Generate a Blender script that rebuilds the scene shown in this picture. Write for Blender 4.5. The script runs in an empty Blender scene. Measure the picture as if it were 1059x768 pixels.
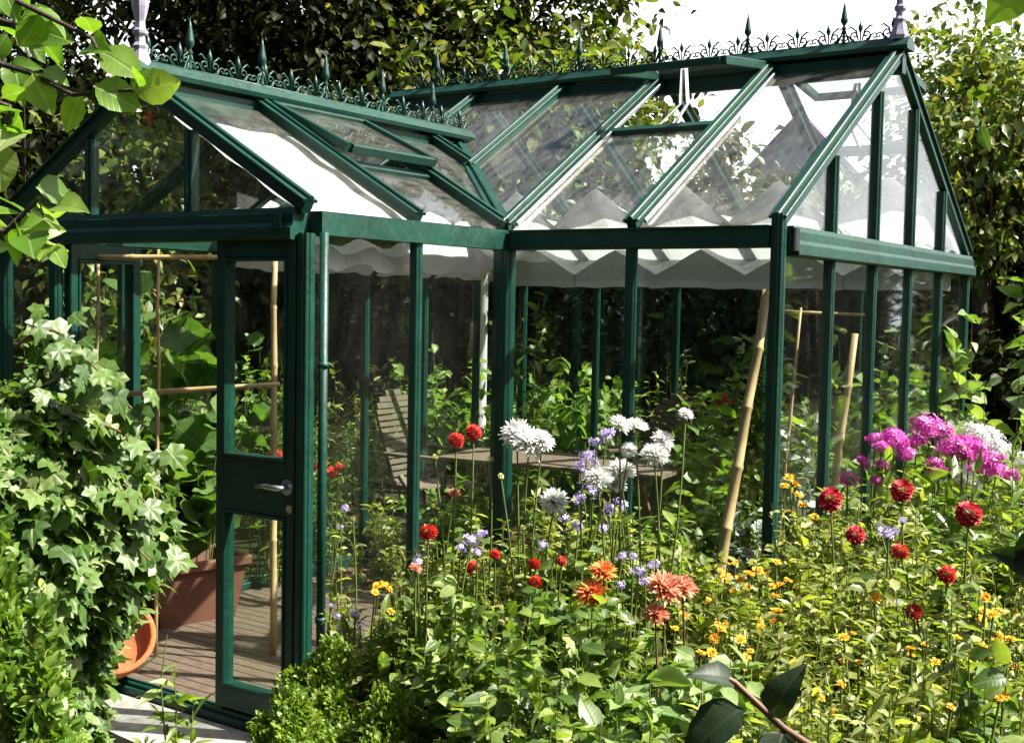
import bpy, math, random
import numpy as np
from mathutils import Vector, Matrix

rng = np.random.default_rng(7)
random.seed(7)
scene = bpy.context.scene
C = scene.collection
R = math.radians

# ------------------------------------------------------------------ camera
F, CX, CY, CZ = 1239.0, 3.1129, -4.5381, 1.6765
YAW, PITCH, ROLL = -0.5935, -0.0579, 0.0187
FW = np.array([math.sin(YAW) * math.cos(PITCH), math.cos(YAW) * math.cos(PITCH), math.sin(PITCH)])
RT0 = np.array([math.cos(YAW), -math.sin(YAW), 0.0])
UP0 = np.cross(RT0, FW)
RT = RT0 * math.cos(ROLL) + UP0 * math.sin(ROLL)
UP = -RT0 * math.sin(ROLL) + UP0 * math.cos(ROLL)
CAM = np.array([CX, CY, CZ])


def at(px, py, d):
    """where a photo pixel lies at distance d in front of the camera"""
    return CAM + d * (FW + (px - 529.5) / F * RT - (py - 384) / F * UP)


cd = bpy.data.cameras.new('camera')
cam = bpy.data.objects.new('camera', cd)
C.objects.link(cam)
cd.sensor_width = 36
cd.lens = F / 1059 * 36
cd.clip_start = 0.02
cd.clip_end = 500
m = Matrix.Identity(4)
for i in range(3):
    m[i][0], m[i][1], m[i][2], m[i][3] = RT[i], UP[i], -FW[i], CAM[i]
cam.matrix_world = m
scene.camera = cam

# ------------------------------------------------------------------ light
SUN_AZ, SUN_EL = R(25), R(50)
S = Vector((math.cos(SUN_EL) * math.cos(SUN_AZ), math.cos(SUN_EL) * math.sin(SUN_AZ), math.sin(SUN_EL)))
sl = bpy.data.lights.new('sun', 'SUN')
so = bpy.data.objects.new('sun', sl)
C.objects.link(so)
so.rotation_euler = S.to_track_quat('Z', 'Y').to_euler()
sl.energy = 5.0
sl.angle = R(0.5)
sl.color = (1.0, 0.95, 0.86)
w = bpy.data.worlds.new('World')
scene.world = w
w.use_nodes = True
nt = w.node_tree
bg = nt.nodes['Background']
sky = nt.nodes.new('ShaderNodeTexSky')
sky.sky_type = 'NISHITA'
sky.sun_disc = False
sky.sun_elevation = SUN_EL
sky.sun_rotation = math.pi / 2 - SUN_AZ
sky.dust_density = 6.0
sky.air_density = 1.0
# bright white summer haze low in the sky beyond the garden, blue overhead and behind
tcw = nt.nodes.new('ShaderNodeTexCoord')
sep = nt.nodes.new('ShaderNodeSeparateXYZ')
nt.links.new(tcw.outputs['Generated'], sep.inputs[0])
el = nt.nodes.new('ShaderNodeMapRange')
el.interpolation_type = 'SMOOTHSTEP'
for i_, v_ in ((1, .30), (2, .60), (3, 1.0), (4, 0.0)):
    el.inputs[i_].default_value = v_
nt.links.new(sep.outputs[2], el.inputs[0])
dt = nt.nodes.new('ShaderNodeVectorMath')
dt.operation = 'DOT_PRODUCT'
dt.inputs[1].default_value = (-.1, .99, 0)
nt.links.new(tcw.outputs['Generated'], dt.inputs[0])
azm = nt.nodes.new('ShaderNodeMapRange')
azm.interpolation_type = 'SMOOTHSTEP'
for i_, v_ in ((1, .35), (2, .8), (3, 0.0), (4, 1.0)):
    azm.inputs[i_].default_value = v_
nt.links.new(dt.outputs['Value'], azm.inputs[0])
mlt = nt.nodes.new('ShaderNodeMath')
mlt.operation = 'MULTIPLY'
nt.links.new(el.outputs[0], mlt.inputs[0])
nt.links.new(azm.outputs[0], mlt.inputs[1])
mxs = nt.nodes.new('ShaderNodeMix')
mxs.data_type = 'RGBA'
nt.links.new(mlt.outputs[0], mxs.inputs[0])
nt.links.new(sky.outputs[0], mxs.inputs[6])
mxs.inputs[7].default_value = (15, 15.3, 15.8, 1)
nt.links.new(mxs.outputs[2], bg.inputs[0])
bg.inputs[1].default_value = 0.05
scene.view_settings.view_transform = 'Standard'
scene.view_settings.look = 'None'
scene.view_settings.exposure = 1.62
scene.view_settings.gamma = 1.0
cy = scene.cycles
cy.max_bounces = 8
cy.diffuse_bounces = 3
cy.glossy_bounces = 3
cy.transmission_bounces = 4
cy.transparent_max_bounces = 40
cy.use_denoising = True
cy.caustics_reflective = False
cy.caustics_refractive = False

# ------------------------------------------------------------------ materials


def newmat(name):
    mt = bpy.data.materials.new(name)
    mt.use_nodes = True
    n = mt.node_tree.nodes
    return mt, n, mt.node_tree.links, n['Principled BSDF']


def plain(name, c1, c2=None, rough=0.5, scale=20.0, spec=0.4, metal=0.0, bump=0.0, bscale=60.0, stretch=None):
    mt, n, l, b = newmat(name)
    c2 = c2 or tuple(x * 0.7 for x in c1)
    tc = n.new('ShaderNodeTexCoord')
    src = tc.outputs['Object']
    if stretch:
        mp = n.new('ShaderNodeMapping')
        mp.inputs['Scale'].default_value = stretch
        l.new(src, mp.inputs[0])
        src = mp.outputs[0]
    nz = n.new('ShaderNodeTexNoise')
    nz.inputs['Scale'].default_value = scale
    nz.inputs['Detail'].default_value = 5
    l.new(src, nz.inputs['Vector'])
    cr = n.new('ShaderNodeValToRGB')
    cr.color_ramp.elements[0].position = 0.32
    cr.color_ramp.elements[1].position = 0.68
    cr.color_ramp.elements[0].color = (*c2, 1)
    cr.color_ramp.elements[1].color = (*c1, 1)
    l.new(nz.outputs[0], cr.inputs[0])
    l.new(cr.outputs[0], b.inputs['Base Color'])
    b.inputs['Roughness'].default_value = rough
    b.inputs['Specular IOR Level'].default_value = spec
    b.inputs['Metallic'].default_value = metal
    if bump:
        n2 = n.new('ShaderNodeTexNoise')
        n2.inputs['Scale'].default_value = bscale
        n2.inputs['Detail'].default_value = 6
        l.new(src, n2.inputs['Vector'])
        bp = n.new('ShaderNodeBump')
        bp.inputs['Strength'].default_value = bump
        bp.inputs['Distance'].default_value = 0.02
        l.new(n2.outputs[0], bp.inputs['Height'])
        l.new(bp.outputs[0], b.inputs['Normal'])
    return mt


def weather(mt):
    """grey dust and lime specks dried on the paint"""
    n, l = mt.node_tree.nodes, mt.node_tree.links
    b = n['Principled BSDF']
    base = b.inputs['Base Color'].links[0].from_socket
    tc = n.new('ShaderNodeTexCoord')
    nz = n.new('ShaderNodeTexNoise')
    nz.inputs['Scale'].default_value = 42
    nz.inputs['Detail'].default_value = 8
    nz.inputs['Roughness'].default_value = 0.75
    l.new(tc.outputs['Object'], nz.inputs['Vector'])
    mr = n.new('ShaderNodeMapRange')
    for i_, v_ in ((1, .6), (2, .78), (3, 0.0), (4, .25)):
        mr.inputs[i_].default_value = v_
    l.new(nz.outputs[0], mr.inputs[0])
    mx = n.new('ShaderNodeMix')
    mx.data_type = 'RGBA'
    l.new(mr.outputs[0], mx.inputs[0])
    l.new(base, mx.inputs[6])
    mx.inputs[7].default_value = (.09, .13, .10, 1)
    l.new(mx.outputs[2], b.inputs['Base Color'])
    r2 = n.new('ShaderNodeMapRange')
    for i_, v_ in ((1, .3), (2, .75), (3, .26), (4, .7)):
        r2.inputs[i_].default_value = v_
    l.new(nz.outputs[0], r2.inputs[0])
    l.new(r2.outputs[0], b.inputs['Roughness'])


def leafmat(name, cols, transl=0.35, rough=0.42, spec=0.5, tcol=None, vein=0.3, lateral=0.22):
    """leaf or petal: each leaf takes its own tone from the palette; light passes through thin blades"""
    mt, n, l, b = newmat(name)
    g = n.new('ShaderNodeNewGeometry')
    cr = n.new('ShaderNodeValToRGB')
    e = cr.color_ramp.elements
    while len(e) < len(cols):
        e.new(0.5)
    for i, c in enumerate(cols):
        e[i].position = i / max(1, len(cols) - 1)
        e[i].color = (*c, 1)
    l.new(g.outputs['Random Per Island'], cr.inputs[0])
    def math_(op, a, c=None, d=None):
        q = n.new('ShaderNodeMath')
        q.operation = op
        for k, x in enumerate((a, c, d)):
            if x is None:
                continue
            if isinstance(x, (int, float)):
                q.inputs[k].default_value = x
            else:
                l.new(x, q.inputs[k])
        return q.outputs[0]
    col = cr.outputs[0]
    if vein:
        uv = n.new('ShaderNodeUVMap')
        uv.uv_map = 'leaf'
        sx = n.new('ShaderNodeSeparateXYZ')
        l.new(uv.outputs[0], sx.inputs[0])
        ax = math_('ABSOLUTE', sx.outputs[0])
        rib = math_('SUBTRACT', 1.0, math_('MULTIPLY', ax, 34.0))
        rib.node.use_clamp = True
        sv = math_('SINE', math_('MULTIPLY', math_('SUBTRACT', sx.outputs[1], math_('MULTIPLY', ax, .9)), 52.0))
        lat = math_('POWER', math_('MAXIMUM', sv, 0.0), 5.0)
        vn = math_('MAXIMUM', rib, math_('MULTIPLY', lat, lateral))
        nz = n.new('ShaderNodeTexNoise')
        nz.inputs['Scale'].default_value = 3.0
        nz.inputs['Detail'].default_value = 3
        vo = n.new('ShaderNodeVectorMath')
        vo.operation = 'MULTIPLY_ADD'
        l.new(uv.outputs[0], vo.inputs[0])
        vo.inputs[1].default_value = (1, 1, 1)
        rr_ = n.new('ShaderNodeCombineXYZ')
        l.new(math_('MULTIPLY', g.outputs['Random Per Island'], 60.0), rr_.inputs[2])
        l.new(rr_.outputs[0], vo.inputs[2])
        l.new(vo.outputs[0], nz.inputs['Vector'])
        blot = math_('MULTIPLY_ADD', nz.outputs[0], .9, .55)
        mb1 = n.new('ShaderNodeMix')
        mb1.data_type = 'RGBA'
        mb1.blend_type = 'MULTIPLY'
        mb1.inputs[0].default_value = 1.0
        l.new(col, mb1.inputs[6])
        l.new(blot, mb1.inputs[7])
        mv = n.new('ShaderNodeMix')
        mv.data_type = 'RGBA'
        l.new(math_('MULTIPLY', vn, vein), mv.inputs[0])
        l.new(mb1.outputs[2], mv.inputs[6])
        last = cols[-1]
        mv.inputs[7].default_value = (*(min(.6, c * 1.5 + .03) for c in last), 1)
        col = mv.outputs[2]
        bp = n.new('ShaderNodeBump')
        bp.inputs['Strength'].default_value = 0.3
        bp.inputs['Distance'].default_value = 0.003
        l.new(math_('SUBTRACT', 1.0, vn), bp.inputs['Height'])
        l.new(bp.outputs[0], b.inputs['Normal'])
    l.new(col, b.inputs['Base Color'])
    b.inputs['Roughness'].default_value = rough
    b.inputs['Specular IOR Level'].default_value = spec
    tr = n.new('ShaderNodeBsdfTranslucent')
    mx = n.new('ShaderNodeMix')
    mx.data_type = 'RGBA'
    mx.blend_type = 'MULTIPLY'
    mx.inputs[0].default_value = 1.0
    l.new(col, mx.inputs[6])
    mx.inputs[7].default_value = (*(tcol or (1.6, 1.7, 0.55)), 1)
    l.new(mx.outputs[2], tr.inputs[0])
    ms = n.new('ShaderNodeMixShader')
    ms.inputs[0].default_value = transl
    l.new(b.outputs[0], ms.inputs[1])
    l.new(tr.outputs[0], ms.inputs[2])
    l.new(ms.outputs[0], n['Material Output'].inputs[0])
    return mt


def glassmat(name, dust, streak=(8, 8, 2)):
    """thin clear pane with a film of dust"""
    mt, n, l, b = newmat(name)
    n.remove(b)
    tr = n.new('ShaderNodeBsdfTransparent')
    tr.inputs[0].default_value = (0.95, 0.975, 0.96, 1)
    gl = n.new('ShaderNodeBsdfGlossy')
    gl.inputs['Roughness'].default_value = 0.03
    # Schlick reflectance, the same from both faces of the thin pane
    ge = n.new('ShaderNodeNewGeometry')
    dp = n.new('ShaderNodeVectorMath')
    dp.operation = 'DOT_PRODUCT'
    l.new(ge.outputs['Incoming'], dp.inputs[0])
    l.new(ge.outputs['Normal'], dp.inputs[1])
    ab = n.new('ShaderNodeMath')
    ab.operation = 'ABSOLUTE'
    l.new(dp.outputs['Value'], ab.inputs[0])
    om = n.new('ShaderNodeMath')
    om.operation = 'SUBTRACT'
    om.inputs[0].default_value = 1.0
    l.new(ab.outputs[0], om.inputs[1])
    pw = n.new('ShaderNodeMath')
    pw.operation = 'POWER'
    pw.inputs[1].default_value = 5.0
    l.new(om.outputs[0], pw.inputs[0])
    fr = n.new('ShaderNodeMath')
    fr.operation = 'MULTIPLY_ADD'
    fr.inputs[1].default_value = 0.8
    fr.inputs[2].default_value = 0.035
    l.new(pw.outputs[0], fr.inputs[0])
    m1 = n.new('ShaderNodeMixShader')
    l.new(fr.outputs[0], m1.inputs[0])
    l.new(tr.outputs[0], m1.inputs[1])
    l.new(gl.outputs[0], m1.inputs[2])
    df = n.new('ShaderNodeBsdfDiffuse')
    df.inputs[0].default_value = (0.62, 0.6, 0.55, 1)
    tc = n.new('ShaderNodeTexCoord')
    mp = n.new('ShaderNodeMapping')
    mp.inputs['Scale'].default_value = streak
    l.new(tc.outputs['Object'], mp.inputs[0])
    nz = n.new('ShaderNodeTexNoise')
    nz.inputs['Scale'].default_value = 1.6
    nz.inputs['Detail'].default_value = 9
    nz.inputs['Roughness'].default_value = 0.7
    l.new(mp.outputs[0], nz.inputs['Vector'])
    mr = n.new('ShaderNodeMapRange')
    mr.inputs[1].default_value = 0.35
    mr.inputs[2].default_value = 0.75
    mr.inputs[3].default_value = dust * 0.15
    mr.inputs[4].default_value = dust * 2.0
    l.new(nz.outputs[0], mr.inputs[0])
    m2 = n.new('ShaderNodeMixShader')
    l.new(mr.outputs[0], m2.inputs[0])
    l.new(m1.outputs[0], m2.inputs[1])
    l.new(df.outputs[0], m2.inputs[2])
    l.new(m2.outputs[0], n['Material Output'].inputs[0])
    return mt


def clothmat(name):
    mt, n, l, b = newmat(name)
    tc = n.new('ShaderNodeTexCoord')
    nz = n.new('ShaderNodeTexNoise')
    nz.inputs['Scale'].default_value = 9
    nz.inputs['Detail'].default_value = 7
    nz.inputs['Distortion'].default_value = 1.2
    l.new(tc.outputs['Object'], nz.inputs['Vector'])
    cr = n.new('ShaderNodeValToRGB')
    cr.color_ramp.elements[0].position = 0.3
    cr.color_ramp.elements[0].color = (0.72, 0.71, 0.68, 1)
    cr.color_ramp.elements[1].position = 0.55
    cr.color_ramp.elements[1].color = (0.84, 0.84, 0.85, 1)
    l.new(nz.outputs[0], cr.inputs[0])
    l.new(cr.outputs[0], b.inputs['Base Color'])
    bp = n.new('ShaderNodeBump')
    bp.inputs['Strength'].default_value = 0.6
    bp.inputs['Distance'].default_value = 0.03
    l.new(nz.outputs[0], bp.inputs['Height'])
    l.new(bp.outputs[0], b.inputs['Normal'])
    b.inputs['Roughness'].default_value = 0.8
    tr = n.new('ShaderNodeBsdfTranslucent')
    tr.inputs[0].default_value = (0.85, 0.85, 0.86, 1)
    ms = n.new('ShaderNodeMixShader')
    ms.inputs[0].default_value = 0.58
    l.new(b.outputs[0], ms.inputs[1])
    l.new(tr.outputs[0], ms.inputs[2])
    l.new(ms.outputs[0], n['Material Output'].inputs[0])
    return mt


M = {}
M['green'] = plain('green_paint', (0.003, 0.05, 0.032), (0.002, 0.03, 0.02), 0.36, 7, 0.45, bump=0.06, bscale=40)
weather(M['green'])
M['alu'] = plain('grey_alloy', (0.55, 0.55, 0.57), (0.42, 0.42, 0.44), 0.3, 30, metal=0.9)
M['white_metal'] = plain('white_enamel', (0.75, 0.75, 0.75), (0.66, 0.66, 0.65), 0.4, 15)
M['finial'] = plain('silvered_paint', (0.36, 0.34, 0.42), (0.24, 0.23, 0.3), 0.35, 25, 0.6)
M['glass'] = glassmat('wall_glass', 0.003)
M['roofglass'] = glassmat('dusty_roof_glass', 0.04, (16, 5, 5))
M['cloth'] = clothmat('white_shade_cloth')
M['wood'] = plain('weathered_wood', (0.2, 0.15, 0.105), (0.12, 0.088, 0.06), 0.7, 14, bump=0.3, bscale=30, stretch=(1, 12, 12))
M['deck'] = plain('deck_wood', (0.17, 0.12, 0.085), (0.085, 0.06, 0.045), 0.7, 10, bump=0.3, bscale=30, stretch=(2, 14, 2))
M['bamboo'] = plain('dry_bamboo', (0.52, 0.38, 0.2), (0.4, 0.27, 0.13), 0.45, 12)
M['terra'] = plain('terracotta', (0.48, 0.145, 0.05), (0.38, 0.14, 0.07), 0.85, 9, 0.2, bump=0.25)
M['trough'] = plain('brown_terracotta', (0.16, 0.062, 0.036), (0.1, 0.045, 0.03), 0.75, 7, bump=0.1)
M['claypale'] = plain('weathered_clay', (0.42, 0.25, 0.16), (0.3, 0.16, 0.1), 0.8, 14, bump=0.15)
M['soil'] = plain('garden_soil', (0.045, 0.052, 0.02), (0.026, 0.026, 0.012), 0.95, 9, 0.1, bump=0.9, bscale=26)
M['mulch'] = plain('bark_mulch', (0.19, 0.105, 0.055), (0.05, 0.028, 0.016), 0.9, 34, 0.15, bump=1.0, bscale=50)
M['slab'] = plain('pale_concrete', (0.38, 0.365, 0.34), (0.2, 0.19, 0.165), 0.9, 14, bump=0.2)
M['bark'] = plain('bark', (0.12, 0.09, 0.065), (0.05, 0.036, 0.026), 0.9, 14, bump=0.8, stretch=(6, 6, 1))
M['hedgecore'] = plain('dark_hedge_core', (0.012, 0.014, 0.007), (0.006, 0.008, 0.004), 0.9, 30, 0.1, bump=1.0)  # shade inside the hedge, painted as a dark colour
M['twig'] = plain('green_stem', (0.13, 0.17, 0.04), (0.08, 0.11, 0.03), 0.5, 20)
M['ruststem'] = plain('brown_stem', (0.16, 0.075, 0.04), (0.08, 0.04, 0.025), 0.5, 20)
M['blue'] = plain('pale_blue_render', (0.5, 0.57, 0.85), (0.45, 0.52, 0.8), 0.8, 4)
M['roofv'] = plain('mauve_roof_tile', (0.42, 0.36, 0.5), (0.34, 0.29, 0.42), 0.7, 6)
M['dark'] = plain('black_rubber', (0.012, 0.012, 0.012), (0.008, 0.008, 0.008), 0.5, 10)

L = {}
L['tree_dark'] = leafmat('shade_toned_tree_leaf', [(0.004, 0.009, 0.003), (0.007, 0.014, 0.004), (0.012, 0.02, 0.005), (0.08, 0.085, 0.02)], 0.22, 0.5, 0.15)  # backlit shade put into the palette, last tone painted as lit leaves
L['tree_lit'] = leafmat('sun_toned_tree_leaf', [(0.045, 0.09, 0.015), (0.09, 0.15, 0.025), (0.15, 0.21, 0.04), (0.22, 0.19, 0.06)], 0.35)  # brightened olive leaf, sunlight put into the colours
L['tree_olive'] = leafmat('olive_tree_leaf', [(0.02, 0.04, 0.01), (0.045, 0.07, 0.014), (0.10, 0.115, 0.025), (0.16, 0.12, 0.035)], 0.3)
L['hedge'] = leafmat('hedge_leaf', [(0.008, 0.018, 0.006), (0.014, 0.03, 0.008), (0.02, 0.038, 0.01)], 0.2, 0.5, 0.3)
L['ivy'] = leafmat('ivy_leaf', [(0.025, 0.06, 0.01), (0.055, 0.115, 0.018), (0.1, 0.17, 0.035), (0.22, 0.28, 0.11)], 0.28, 0.42, 0.4, lateral=0.0)
L['euonymus'] = leafmat('euonymus_leaf', [(0.07, 0.14, 0.02), (0.12, 0.22, 0.03), (0.22, 0.3, 0.06)], 0.3, 0.35, 0.6)
L['box'] = leafmat('box_leaf', [(0.07, 0.14, 0.018), (0.14, 0.22, 0.025), (0.25, 0.33, 0.045)], 0.4)
L['dahlia'] = leafmat('dahlia_leaf', [(0.045, 0.095, 0.015), (0.09, 0.155, 0.024), (0.15, 0.22, 0.036), (0.25, 0.32, 0.08)], 0.42, 0.4, 0.5)
L['fine'] = leafmat('fine_leaf', [(0.06, 0.1, 0.015), (0.14, 0.19, 0.028), (0.24, 0.27, 0.05), (0.38, 0.38, 0.15)], 0.44)
L['pale'] = leafmat('pale_leaf', [(0.1, 0.17, 0.05), (0.16, 0.25, 0.07), (0.24, 0.32, 0.12)], 0.35)
L['silver'] = leafmat('silver_leaf', [(0.3, 0.34, 0.27), (0.42, 0.46, 0.4), (0.5, 0.52, 0.48)], 0.15, 0.8, 0.2, (1, 1, 0.9))
L['squash'] = leafmat('squash_leaf', [(0.05, 0.11, 0.025), (0.1, 0.18, 0.045), (0.17, 0.26, 0.08)], 0.45, 0.5, 0.35)
L['bean'] = leafmat('bright_leaf', [(0.07, 0.14, 0.022), (0.15, 0.24, 0.045), (0.26, 0.35, 0.09)], 0.42)
L['apple'] = leafmat('branch_leaf', [(0.07, 0.16, 0.015), (0.11, 0.22, 0.02), (0.17, 0.28, 0.04), (0.25, 0.3, 0.14)], 0.45, 0.4)
L['shadeleaf'] = leafmat('shade_painted_leaf', [(0.014, 0.028, 0.012), (0.02, 0.038, 0.014)], 0.25, 0.5, 0.35, lateral=0.1)  # near black stands in for shade on the foreground leaves
L['grass'] = leafmat('grass_blade', [(0.06, 0.12, 0.02), (0.12, 0.19, 0.03), (0.2, 0.24, 0.07)], 0.35)
PT = (1.1, 1.1, 1.1)
L['red'] = leafmat('red_petal', [(0.42, 0.012, 0.012), (0.55, 0.025, 0.018), (0.62, 0.06, 0.035)], 0.25, 0.5, 0.3, PT, vein=0)
L['crimson'] = leafmat('crimson_petal', [(0.22, 0.004, 0.012), (0.34, 0.008, 0.018), (0.45, 0.018, 0.03)], 0.25, 0.5, 0.3, PT, vein=0)
L['white'] = leafmat('white_petal', [(0.8, 0.8, 0.77), (0.86, 0.86, 0.84)], 0.45, 0.6, 0.3, (1, 1, 1), vein=0)
L['orange'] = leafmat('orange_petal', [(0.8, 0.5, 0.08), (0.78, 0.22, 0.06), (0.7, 0.13, 0.09), (0.82, 0.6, 0.16)], 0.3, 0.5, 0.3, PT, vein=0)
L['peach'] = leafmat('peach_petal', [(0.72, 0.25, 0.12), (0.75, 0.36, 0.25), (0.78, 0.5, 0.36), (0.6, 0.12, 0.06)], 0.3, 0.5, 0.3, PT, vein=0)
L['phlox'] = leafmat('magenta_petal', [(0.5, 0.03, 0.34), (0.62, 0.09, 0.46), (0.74, 0.32, 0.62)], 0.3, 0.5, 0.3, PT, vein=0)
L['wphlox'] = leafmat('white_phlox_petal', [(0.72, 0.68, 0.7), (0.8, 0.78, 0.78)], 0.3, 0.5, 0.3, (1, 1, 1), vein=0)
L['lilac'] = leafmat('lilac_petal', [(0.34, 0.26, 0.6), (0.5, 0.4, 0.7), (0.7, 0.64, 0.8)], 0.3, 0.5, 0.3, PT, vein=0)
L['yellow'] = leafmat('marigold_petal', [(0.75, 0.3, 0.012), (0.78, 0.42, 0.02), (0.8, 0.55, 0.06)], 0.3, 0.5, 0.3, PT, vein=0)
L['bud'] = leafmat('bud', [(0.4, 0.36, 0.1), (0.3, 0.34, 0.08), (0.5, 0.42, 0.16)], 0.2, vein=0)

# ------------------------------------------------------------------ object helpers


def tag(o, label=None, cat=None, group=None, kind=None):
    if label:
        o['label'] = label
    if cat:
        o['category'] = cat
    if group:
        o['group'] = group
    if kind:
        o['kind'] = kind
    return o


def empty(name, loc, label, cat, group=None, rz=0.0):
    o = bpy.data.objects.new(name, None)
    C.objects.link(o)
    o.location = loc
    o.rotation_euler.z = rz
    o.empty_display_size = 0.1
    return tag(o, label, cat, group)


def link(name, me, parent=None, mat=None, loc=None):
    o = bpy.data.objects.new(name, me)
    C.objects.link(o)
    if parent is not None:
        o.parent = parent
    if mat is not None and not me.materials:
        me.materials.append(mat)
    if loc is not None:
        o.location = loc
    return o


class MB:
    """collects shapes into one mesh"""

    def __init__(self):
        self.v, self.f, self.s = [], [], []

    def add(self, vs, fs, smooth=False):
        k = len(self.v)
        self.v += [tuple(map(float, p)) for p in vs]
        self.f += [tuple(k + i for i in f) for f in fs]
        self.s += [smooth] * len(fs)

    def beam(self, p, q, w, h, up=(0, 0, 1), ch=0.004, prof=None):
        """bar of section w (side) by h (along up) from p to q, edges chamfered"""
        p, q = Vector(p), Vector(q)
        d = (q - p).normalized()
        u = Vector(up)
        u = (u - d * u.dot(d))
        if u.length < 1e-4:
            u = Vector((1, 0, 0)) - d * d.x
        u.normalize()
        s = d.cross(u)
        if prof is None:
            a, b = w / 2, h / 2
            c = min(ch, a * 0.4, b * 0.4)
            prof = [(-a + c, -b), (a - c, -b), (a, -b + c), (a, b - c), (a - c, b), (-a + c, b), (-a, b - c), (-a, -b + c)]
        n = len(prof)
        vs = [p + s * x + u * y for x, y in prof] + [q + s * x + u * y for x, y in prof]
        fs = [(i, (i + 1) % n, n + (i + 1) % n, n + i) for i in range(n)]
        fs += [tuple(reversed(range(n))), tuple(range(n, 2 * n))]
        self.add(vs, fs)

    def box(self, c, sx, sy, sz, rz=0.0, ch=0.003):
        cx_, cy_, cz_ = c
        d = Vector((math.cos(rz), math.sin(rz), 0)) * (sx / 2)
        cc = Vector(c)
        self.beam(cc - d, cc + d, sy, sz, (0, 0, 1), ch)

    def tube(self, pts, radii, sides=6, smooth=True, cap=True):
        pts = [Vector(p) for p in pts]
        if not hasattr(radii, '__len__'):
            radii = [radii] * len(pts)
        vs, fs = [], []
        ref = None
        for i, p in enumerate(pts):
            a = pts[max(i - 1, 0)]
            b = pts[min(i + 1, len(pts) - 1)]
            d = (b - a).normalized()
            if ref is None:
                ref = Vector((0.31, 0.87, 0.38)) if abs(d.y) < 0.9 else Vector((0.9, 0.1, 0.4))
            x = ref - d * ref.dot(d)
            x.normalize()
            ref = x
            y = d.cross(x)
            for k in range(sides):
                t = 2 * math.pi * k / sides
                vs.append(p + (x * math.cos(t) + y * math.sin(t)) * radii[i])
        for i in range(len(pts) - 1):
            for k in range(sides):
                k2 = (k + 1) % sides
                fs.append((i * sides + k, i * sides + k2, (i + 1) * sides + k2, (i + 1) * sides + k))
        if cap:
            fs.append(tuple(reversed(range(sides))))
            fs.append(tuple(range((len(pts) - 1) * sides, len(pts) * sides)))
        self.add(vs, fs, smooth)

    def lathe(self, prof, c=(0, 0, 0), sides=16, smooth=True):
        vs, fs = [], []
        n = len(prof)
        for r, z in prof:
            for k in range(sides):
                t = 2 * math.pi * k / sides
                vs.append((c[0] + r * math.cos(t), c[1] + r * math.sin(t), c[2] + z))
        for i in range(n - 1):
            for k in range(sides):
                k2 = (k + 1) % sides
                fs.append((i * sides + k, i * sides + k2, (i + 1) * sides + k2, (i + 1) * sides + k))
        fs.append(tuple(reversed(range(sides))))
        fs.append(tuple(range((n - 1) * sides, n * sides)))
        self.add(vs, fs, smooth)

    def prism(self, poly, thick, off=0.0):
        """flat polygon given a thickness along its normal"""
        ps = [Vector(p) for p in poly]
        nrm = (ps[1] - ps[0]).cross(ps[2] - ps[0]).normalized()
        n = len(ps)
        a = [p + nrm * (off - thick / 2) for p in ps]
        b = [p + nrm * (off + thick / 2) for p in ps]
        fs = [(i, (i + 1) % n, n + (i + 1) % n, n + i) for i in range(n)]
        fs += [tuple(reversed(range(n))), tuple(range(n, 2 * n))]
        self.add(a + b, fs)

    def build(self, name, mat, parent=None, loc=None):
        me = bpy.data.meshes.new(name)
        me.from_pydata(self.v, [], self.f)
        me.polygons.foreach_set('use_smooth', self.s)
        me.update()
        return link(name, me, parent, mat, loc)


# ------------------------------------------------------------------ leaves
def T_(v, f):
    return np.array(v, float), f


OVATE = T_([(0, 0, 0), (0, .35, -.03), (0, .7, -.05), (0, 1, -.16), (-.25, .33, .06), (-.2, .68, .02), (.25, .33, .06), (.2, .68, .02)],
           [(0, 1, 4), (0, 6, 1), (1, 2, 5, 4), (1, 6, 7, 2), (2, 3, 5), (2, 7, 3)])
LANCE = T_([(0, 0, 0), (0, .4, -.01), (0, 1, -.14), (-.1, .4, .03), (.1, .4, .03)], [(0, 1, 3), (0, 4, 1), (1, 2, 3), (1, 4, 2)])
SIMPLE = T_([(0, 0, 0), (-.24, .45, .05), (0, 1, -.1), (.24, .45, .05), (0, .45, -.03)], [(0, 4, 1), (0, 3, 4), (4, 2, 1), (4, 3, 2)])
_iv = [(0, -.05), (-.22, -.12), (-.34, .05), (-.5, .22), (-.26, .38), (-.3, .62), (-.12, .66), (0, 1), (.12, .66), (.3, .62), (.26, .38), (.5, .22), (.34, .05), (.22, -.12)]
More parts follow.
